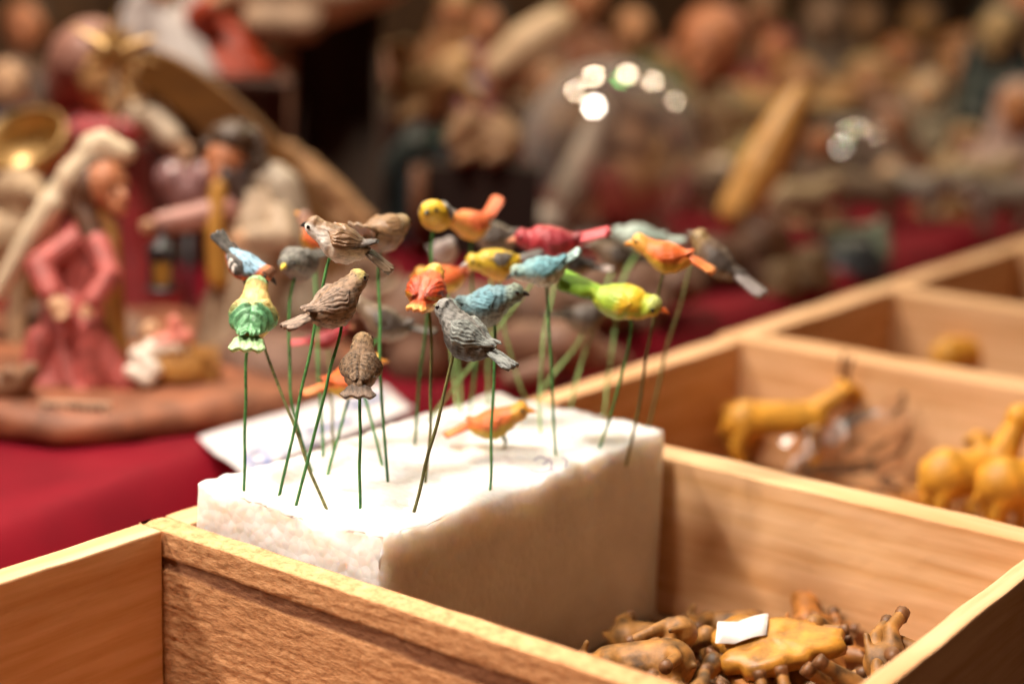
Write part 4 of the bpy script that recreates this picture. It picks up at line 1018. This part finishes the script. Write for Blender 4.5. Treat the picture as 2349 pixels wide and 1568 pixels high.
stroke([(650, 1020), (652, 1042)], .0009); stroke([(700, 990), (760, 975), (810, 962)], .0012); stroke([(690, 1018), (730, 1008)], .0009); stroke([(800, 930), (880, 905)], .0014)
mesh('printing', *join(pr), M_bl, pap)

# ------------------------------------------------------------------ deeper on the stall
GB = 'figurines farther back on the stall'
def robed(label, u, vh, rh, d, sw, bw, robe, skin=SKIN, hair='#4a3222', lean=0, look=(-.2, .15), arms=True, hat=None, wings=None, cloak=None, folds=8, veil=False):
    f = Fig('robed_figurine', label, 'figurine', u + lean, d, GB); H = f.vb - vh
    m1 = paint(robe, .5, .25)
    f.robe('robe', [(u + lean, f.vb, bw), (u + lean * .8, f.vb - H * .3, bw * .82), (u + lean * .4, f.vb - H * .6, sw * 1.05), (u + lean * .1, vh + rh * 1.9, sw), (u, vh + rh * 1.15, rh * .5)], m1, folds, .12, .8, u * .01)
    f.head(u, vh, rh, skin, look, 5)
    if hair: f.blob('hair', [f.ell(u - look[0] * rh * .5, vh - rh * .3, rh * .98, rh * .85, rh * .95, rh * .25), f.ell(u - look[0] * rh * .8, vh + rh * .3, rh * .7, rh * .8, rh * .6, rh * .4)], paint(hair, .5, .3), 5, 2)
    if veil: f.blob('hood', [f.ell(u - look[0] * rh * .4, vh - rh * .2, rh * 1.12, rh * 1.08, rh * 1.0, rh * .30), f.cap(u - rh * .7, vh + rh * .5, rh * .5, u - rh * 1.0, vh + rh * 1.7, rh * .6, rh * .2, rh * .2), f.cap(u + rh * .7, vh + rh * .5, rh * .5, u + rh * 1.0, vh + rh * 1.7, rh * .6, rh * .2, rh * .2)], paint(cloak or robe, .5, .3), 5, 2)
    if arms:
        f.arm([(u - sw * .8, vh + rh * 2.2, -sw * .2), (u - sw * .95, vh + rh * 3.2, -sw * .6), (u - sw * .3, vh + rh * 3.3, -sw * 1.0)], sw * .36, sw * .24, paint(cloak or robe, .5, .25), skin, rh * .3)
        f.arm([(u + sw * .8, vh + rh * 2.2, -sw * .2), (u + sw * .95, vh + rh * 3.1, -sw * .6), (u + sw * .3, vh + rh * 3.2, -sw * 1.0)], sw * .36, sw * .24, paint(cloak or robe, .5, .25), skin, rh * .3)
    if cloak: f.blob('cloak', [f.cap(u - sw * .7, vh + rh * 1.9, sw * .42, u + lean * .7 - bw * .8, f.vb - H * .15, bw * .34, sw * .3, sw * .3), f.cap(u + sw * .7, vh + rh * 1.9, sw * .42, u + lean * .7 + bw * .8, f.vb - H * .15, bw * .34, sw * .3, sw * .3), f.cap(u - sw * .6, vh + rh * 1.6, sw * .35, u + sw * .6, vh + rh * 1.6, sw * .35, sw * .3, sw * .3)], paint(cloak, .5, .25), 6, 3)
    if hat: f.blob('turban', [f.ell(u, vh - rh * .7, rh * 1.1, rh * .55, rh * 1.0, 6), f.ell(u + rh * .2, vh - rh * 1.05, rh * .7, rh * .45, rh * .7, 6)], paint(hat, .45, .2), 5, 3)
    if wings:
        for sd in (-1, 1): f.blob('wing', [f.ell(u + sd * sw * 1.25, vh + rh * 2.2, sw * .45, sw * 1.3, sw * .16, sw * .5, sd * 24)], paint(wings, .4, .2), 6, 3)
    return f

# shepherd leaning in a slate blue cloak with a tan lamb over the shoulders
f = robed('shepherd figurine leaning forward in a long slate blue cloak', 1000, 235, 44, 1.22, 74, 104, '#546c78', SKIN, '#2a1c14', -90, (-.5, .3), False, None, None, '#6a8896')
f = Fig('lamb_figurine', 'tan lamb carried over the slate blue shepherd\'s shoulders', 'animal figurine', 985, 1.19, GB, RIS + .130)
TANL = paint('#b98e5c', .6, .25, 0, 80)
f.blob('body', [f.cap(940, 228, 42, 1040, 165, 44), f.ell(1050, 150, 46, 40, 44), f.cap(930, 215, 24, 912, 120, 24, -20, -20), f.cap(960, 250, 22, 915, 275, 18, -30, -30), f.cap(1050, 180, 22, 1090, 230, 18, -30, -20), f.cap(910, 120, 26, 930, 105, 18, -20, -40)], TANL, 5, 3)
robed('king figurine in dark wine red robe with cream turban', 1165, 175, 50, 1.36, 78, 120, '#55161a', SKIN2, None, -10, (-.3, .2), True, '#d6b48c', None, '#6b2020')
f = Fig('cream_bundle', 'long cream bundle raised above the wine red king', 'bundle', 1215, 1.34, GB)
f.blob('roll', [f.cap(1140, 155, 34, 1205, 105, 50, -60, -60), f.cap(1205, 105, 50, 1272, 62, 46, -60, -60)], paint('#d8b690', .5, .15), 6, 3)
mesh('cord', *tube(bezier([f.p(1150, 170, -60), f.p(1175, 250, -40), f.p(1190, 420, -20), f.p(1215, f.vb)], 6), 12 * f.s, 8), paint('#5c3a22', .6, .2), f.root)
robed('crimson robed figurine with bluish white collar', 1120, 60, 42, 1.55, 66, 110, '#7a1420', SKIN2, '#1e1412', 0, (-.3, .2), True, None, None, '#8a8f9c')
CZ2 = at(1100, 372, 1.16).z
f = Fig('dark_box', 'dark brown box under the brown sheep with pale face', 'box', 1100, 1.16)
bx_ = mesh('box_body', *strip(Vector((0, 0, (CZ2 - RIS) / 2)) + HF * .01, 135 * f.s, (CZ2 - RIS) / 2, 60 * f.s), wood('dark_box_wood', '#2e1a10', '#1a0e08', 2, 60, 6, .7), f.root, False)
mesh('box_post', *tube([Vector((0, 0, 0)) - HR * 140 * f.s - HF * 60 * f.s, Vector((0, 0, CZ2 - RIS)) - HR * 140 * f.s - HF * 60 * f.s], 16 * f.s, 10), paint('#7a4a2a', .6, .3), f.root)
f = Fig('lamb_figurine', 'brown sheep with pale face lying on the dark box', 'animal figurine', 1090, 1.15, GB, CZ2)
f.blob('body', [f.cap(1085, 325, 48, 1160, 330, 44), f.ell(1075, 280, 40, 32, 38, -20), f.cap(1060, 290, 26, 1038, 325, 20, -40, -50), f.cap(1080, 355, 18, 1050, 366, 14, -50, -60), f.cap(1150, 352, 18, 1120, 366, 14, -50, -60), f.cap(1140, 270, 20, 1170, 300, 24, 10, 10)], paint('#9c7450', .6, .35, 0, 70), 5, 3)

# snow globe
f = Fig('snow_globe', 'large glass globe with a white angel inside on a brown foot', 'snow globe', 1400, 1.23)
mt = bpy.data.materials.new('globe_glass'); nt, bs = nodes(mt)
tr = N(nt, 'ShaderNodeBsdfTransparent'); tr.inputs[0].default_value = (.95, .93, .92, 1)
gl = N(nt, 'ShaderNodeBsdfGlossy'); gl.inputs['Roughness'].default_value = .02
lw = N(nt, 'ShaderNodeLayerWeight'); lw.inputs[0].default_value = .35
r = ramp(nt, [(0, (.20, .20, .20)), (1, (.70, .70, .70))]); ms = N(nt, 'ShaderNodeMixShader')
nt.links.new(lw.outputs['Facing'], r.inputs[0]); nt.links.new(r.outputs[0], ms.inputs[0])
df = N(nt, 'ShaderNodeBsdfDiffuse'); df.inputs[0].default_value = (.75, .68, .62, 1); m2 = N(nt, 'ShaderNodeMixShader'); r2 = ramp(nt, [(.10, (.08,) * 3), (.65, (.60,) * 3)]); nt.links.new(lw.outputs['Facing'], r2.inputs[0]); nt.links.new(r2.outputs[0], m2.inputs[0])
nt.links.new(tr.outputs[0], m2.inputs[1]); nt.links.new(df.outputs[0], m2.inputs[2])
nt.links.new(m2.outputs[0], ms.inputs[1]); nt.links.new(gl.outputs[0], ms.inputs[2]); nt.links.new(ms.outputs[0], nt.nodes['Material Output'].inputs['Surface'])
M_glass = mt
V, Fc = ell_mesh(f.p(1400, 345), (205 * f.s,) * 3, None, 64, 40); mesh('glass_ball', V, Fc, M_glass, f.root)
V = []; Fc = []; n = 40
cu = f.p(1400, 345); zb = -cu.z
for j, (r_, z_) in enumerate([(150, f.p(1400, f.vb).z / f.s), (156, 10), (150, 26), (128, 44), (122, 62), (40, 64)]):
    for k in range(n): V.append(Vector((cu.x, cu.y, 0)) + Vector((math.cos(6.2832 * k / n) * r_ * f.s, math.sin(6.2832 * k / n) * r_ * f.s, z_ * f.s)))
for j in range(5):
    for k in range(n): Fc.append((j * n + k, j * n + (k + 1) % n, (j + 1) * n + (k + 1) % n, (j + 1) * n + k))
Fc.append(tuple(range(n))[::-1]); Fc.append(tuple(5 * n + k for k in range(n)))
mesh('globe_foot', V, Fc, paint('#6a4a36', .45, .3), f.root)
f.blob('angel', [f.cap(1372, 275, 26, 1340, 360, 34, -40, -40), f.cap(1340, 360, 36, 1275, 500, 44, -40, -30), f.ell(1376, 262, 30, 32, 30, -40)], paint('#e6d6c2', .5, .15), 5, 3)
f.blob('rock', [f.ell(1450, 340, 80, 60, 60, 40), f.ell(1440, 440, 90, 70, 70, 30), f.ell(1360, 500, 110, 40, 80, 20), f.ell(1475, 260, 50, 40, 40, 30)], paint('#9a6a44', .6, .4, 0, 60), 6, 2)
f.blob('robed_child', [f.cap(1405, 410, 26, 1412, 480, 40, -90, -90)], paint('#8a3a20', .5, .2), 5, 2)
# smaller glass ball farther right
f = Fig('glass_bauble', 'small clear glass bauble on a dark stand among far figurines', 'bauble', 1945, 1.70)
V, Fc = ell_mesh(f.p(1945, 372), (104 * f.s,) * 3, None, 48, 30); mesh('glass_ball', V, Fc, M_glass, f.root)
f.blob('stand', [f.cap(1945, 470, 60, 1945, f.vb, 70)], paint('#4a3426', .5, .3), 6, 2)
f.blob('figure', [f.cap(1930, 350, 24, 1940, 440, 40), f.ell(1970, 420, 40, 40, 30)], paint('#8a6a50', .5, .3), 6, 2)

robed('terracotta faced figurine with olive shawl behind the glass globe', 1625, 105, 84, 1.55, 100, 130, '#8a6644', paint('#c07850', .5, .15), '#b06a4c', 30, (-.3, .25), True, None, None, '#9a8354')
robed('olive and green robed figurine behind the glass globe', 1450, 70, 50, 1.75, 84, 130, '#6a5a2c', SKIN, '#3a2a18', 0, (0, .1), True, None, None, '#4a5c34')
robed('rust hooded figurine up behind the cream bundle', 1340, 5, 52, 1.70, 74, 120, '#7a4224', SKIN2, '#a0603c', 0, (-.2, .1))
f = Fig('golden_wing', 'tall golden carved wing standing upright beside the glass globe', 'carving', 1730, 1.13)
f.blob('feather', [f.cap(1832, 222, 30, 1790, 300, 46), f.cap(1790, 300, 48, 1738, 400, 54), f.cap(1738, 400, 52, 1690, 480, 44), f.cap(1835, 215, 26, 1815, 262, 34)], paint('#d9a35a', .42, .2, 0, 60), 6, 3)
f.blob('foot', [f.cap(1700, 490, 40, 1750, 560, 64), f.cap(1750, 560, 70, 1760, f.vb, 84)], paint('#5c3418', .5, .3, 0, 60), 7, 2)
f = Fig('candle', 'short pinkish white candle between globe and golden wing', 'candle', 1645, 1.42)
f.blob('wax', [f.cap(1652, 395, 36, 1640, 470, 38), f.cap(1640, 470, 38, 1640, f.vb, 40)], paint('#cdb3a2', .5, .12), 5, 2)
mesh('wick', *tube([f.p(1652, 362), f.p(1654, 342)], 4 * f.s, 6), MDK, f.root)
robed('small grey beige figurine beside the pinkish candle', 1660, 235, 40, 1.62, 56, 84, '#86705a', SKINP, '#7a6650', 0)
f = Fig('slate_bowl', 'dark slate blue bowl with mint rim on the red cloth', 'bowl', 1955, 1.18)
f.blob('bowl_body', [f.ell(1950, 590, 82, 50, 70), f.ell(1950, 615, 96, 34, 80)], paint('#2f3338', .45, .2), 6, 2)
f.blob('rim', [f.cap(2018, 520, 18, 2028, 580, 22, -20, -20), f.cap(1900, 540, 20, 2010, 530, 18, 10, 10)], paint('#7d8c78', .5, .2), 5, 2)
rows = [
    ('pale robed figurine leaning with a grey shawl near the far end', 2125, 215, 40, 1.85, 70, 100, '#8f7f6c', SKINP, '#9a8c78', -20, None, '#a39482'),
    ('tall figurine with tan hood and teal black cloak at the far end', 2290, 75, 60, 1.80, 84, 120, '#1d2a2c', paint('#b08f64', .5, .2), '#8f7450', 20, None, '#16211f'),
    ('pinkish white robed figurine with orange face at the far end', 2335, 250, 54, 1.55, 78, 130, '#b4938a', paint('#b9794c', .5, .2), '#6a4630', -40, None, None),
    ('dim brown figurine against the dark wall', 1885, 55, 58, 2.15, 80, 120, '#4a3424', paint('#7a5c48', .6, .2), '#54402e', 0, None, None),
    ('dim ochre figurine beside the dim brown one', 1975, 65, 52, 2.20, 76, 120, '#4e3218', paint('#7a5434', .6, .2), '#5a3c20', 0, None, None),
    ('dim umber figurine between far shelves', 2110, 60, 50, 2.25, 74, 110, '#3a2416', paint('#80592f', .6, .2), '#3a2818', 0, None, None),
    ('brown figurine low behind the glass bauble', 1880, 330, 38, 1.60, 60, 90, '#6b4a32', SKIN2, '#5a3c28', 0, None, None),
    ('grey brown figurine beside the glass bauble', 2040, 400, 36, 1.60, 58, 86, '#75665a', SKINP, '#6a5848', 0, None, None),
    ('ochre figurine low in front of the pale robed one', 2165, 430, 34, 1.45, 46, 70, '#8a6238', SKINP, '#7a5a34', 0, None, None),
    ('tan figurine behind the slate blue bowl', 1860, 470, 34, 1.38, 50, 74, '#8a6a44', SKINP, '#5a4630', 0, None, None),
    ('rosy robed figurine behind the lace angel', 20, 190, 50, 1.25, 80, 120, '#4c4650', SKINP, '#8a6a58', 0, None, '#3d3a44'),
    ('brown robed figurine left of the doll angel', 60, 60, 56, 1.55, 90, 140, '#4a2c16', SKIN2, '#3a2414', 20, None, None),
]
for lab, u, vh, rh, d, sw, bw, rb, sk, hr, ln, hat, cl in rows: robed(lab, u, vh, rh, d, sw, bw, rb, sk, hr, ln, (-.2, .15), True, hat, None, cl, 8, u > 1800)
# sheep beside the crib base
f = Fig('crib_sheep', 'cream crib sheep standing behind the cream veil', 'animal figurine', 10, .800, GN, BT)
WOOL = paint('#c4a684', .7, .3, 0, 90)
f.blob('body', [f.cap(-60, 560, 80, 60, 540, 70, 30, 40), f.ell(45, 440, 60, 56, 50, 20), f.cap(60, 500, 50, 40, 450, 44, 30, 20), f.cap(70, 440, 34, 110, 470, 24, -10, -20), f.cap(-40, 620, 24, -40, f.vb, 20, 10, 10), f.cap(40, 600, 24, 40, f.vb, 20, 20, 20)], WOOL, 4, 2)
f = Fig('crib_lamb', 'small grey and brown crib lamb lying at the woman\'s hem', 'animal figurine', 20, .705, GN, BT)
f.blob('body', [f.cap(-30, 890, 40, 40, 880, 38), f.cap(40, 880, 30, 70, 850, 22, -10, -20), f.ell(22, 858, 22, 20, 20, -26)], paint('#8a6448', .6, .35, 0, 90), 3.5, 2)

# brown scenery rocks and more small stock filling the riser
for lab, sh, u, d, hexc in (
    ('brown scenery rock between the camel and golden wing', [(1560, 640, 60, 50), (1640, 610, 80, 70), (1720, 640, 70, 60), (1500, 670, 50, 40)], 1620, 1.08, '#5c3a26'),
    ('low umber scenery rock behind the foam block end', [(960, 740, 90, 100), (1080, 740, 110, 90), (1220, 720, 110, 90), (1350, 690, 110, 80), (1460, 670, 90, 70), (1560, 650, 70, 60)], 1150, .875, '#7a5a48'),
    ('low olive brown scenery rock beside the slate blue bowl', [(1860, 640, 60, 34), (1790, 668, 50, 30)], 1830, 1.09, '#6a5030'),
    ('rough brown scenery rock at the foot of the bark board', [(880, 700, 80, 80), (790, 720, 80, 90), (960, 730, 60, 60), (840, 640, 60, 60)], 860, .905, '#6b4a34')):
    f = Fig('scenery_rock', lab, 'rock', u, d); u0 = u
    rs = random.Random(int(u)); shp = []
    for (a, b, c, e) in sh:
        of = (a - u0) * 1.15; zf = f.vb - (a - u0) * .33 - 8; shp.append(f.ell(a, b, c, e, c * .8, of))
        for k in range(5): shp.append(f.ell(a + rs.uniform(-.7, .7) * c, b + rs.uniform(-.6, .4) * e, c * .4, e * .35, c * .4, of + rs.uniform(-.6, .2) * c))
        shp.append(f.cap(a, b, c * .7, a, zf - c * .5, c * .8, of, of))
    f.blob('stone', shp, paint(hexc, .7, .4, 0, 60), 6, 1)
M_sheep = paint('#a58c6c', .7, .3, 0, 90); M_sheepd = paint('#6b5440', .7, .3, 0, 90); M_sheepg = paint('#8a7d72', .7, .3, 0, 90)
k = 0
for lab, u, d, rz, m_, s_ in (
    ('cream sheep standing beside the golden wing', 1820, 1.30, 20, M_sheep, 1.7), ('dark brown sheep standing behind the slate blue bowl', 1975, 1.36, 170, M_sheepd, 1.8),
    ('grey sheep standing between bowl and ochre figurine', 2080, 1.40, -30, M_sheepg, 1.7), ('cream sheep standing beside the far end of the red cloth', 2230, 1.46, 10, M_sheep, 1.9),
    ('dark brown sheep standing near the pinkish candle', 1600, 1.40, 150, M_sheepd, 1.7), ('grey sheep standing before the pinkish white figurine', 2290, 1.36, 190, M_sheepg, 1.7)):
    p = at(u, 700, d); p.z = RIS
    q = Vector((p.x, p.y, RIS)); dd = d - depth(q); q += HF * dd
    animal(lab, q, E3(0, 0, math.degrees(HEAD) + rz), s_, m_, dict(belly=8, h=17, neck=(6, 7), head=8), 'sheep figurines on the red cloth', 'sheep_figurine')

# a second rank of stock on the step and between, crowding the stall
rs = random.Random(77)
warm = ['#8a5a34', '#a87848', '#6e3a22', '#9c8058', '#7a2420', '#b08a5c', '#5a4a2c', '#8f6a5a', '#a06030', '#6a5038', '#c0a078', '#7c4a30']
looks = ['gold edged', 'cream collared', 'rust sleeved', 'tan hooded', 'wine sashed', 'straw hatted', 'olive caped', 'rose cheeked', 'amber robed', 'umber cloaked', 'ivory veiled', 'copper robed']
spots = [(1045, 25, 40, 1.75), (1255, 190, 38, 1.50), (1530, 150, 42, 1.85), (1560, 290, 36, 1.50), (1775, 120, 44, 1.95), (1830, 200, 40, 1.80), (1745, 30, 46, 2.10), (1990, 190, 40, 1.95), (2060, 140, 42, 2.05), (2200, 150, 42, 2.0), (2210, 330, 36, 1.70), (2045, 300, 38, 1.78), (1255, 320, 36, 1.42), (2340, 20, 46, 2.1), (1935, 270, 36, 1.9), (780, 20, 40, 1.65)]
near = ['above the shepherd', 'beside the globe', 'behind the terracotta face', 'under the globe shoulder', 'behind the golden wing tip', 'above the glass bauble', 'against the boards over the wing', 'over the pale robed one', 'up behind the dim ochre one', 'beside the teal black cloak', 'before the teal black cloak', 'behind the grey brown one', 'under the cream bundle', 'at the end of the step', 'close behind the bauble', 'beyond the stable roof']
for i, (u, vh, rh, d) in enumerate(spots):
    if i % 2: rh *= 1.35
    robed('%s figurine crowded %s' % (looks[i % 12], near[i]), u, vh, rh, d, rh * rs.uniform(1.4, 1.9), rh * rs.uniform(2.0, 2.8), warm[i % 12], rs.choice([SKIN2, paint('#8f5a3c', .5, .2), paint('#a87450', .5, .2)]), rs.choice(['#3a2618', '#6a4428', '#a88050', '#54341e']), rs.uniform(-14, 14), (rs.uniform(-.4, .2), .15), True, warm[(i * 5 + 3) % 12] if i % 3 == 0 else None, '#c2a068' if i % 4 == 1 else None, warm[(i * 7 + 2) % 12] if i % 2 else None, 8, True)
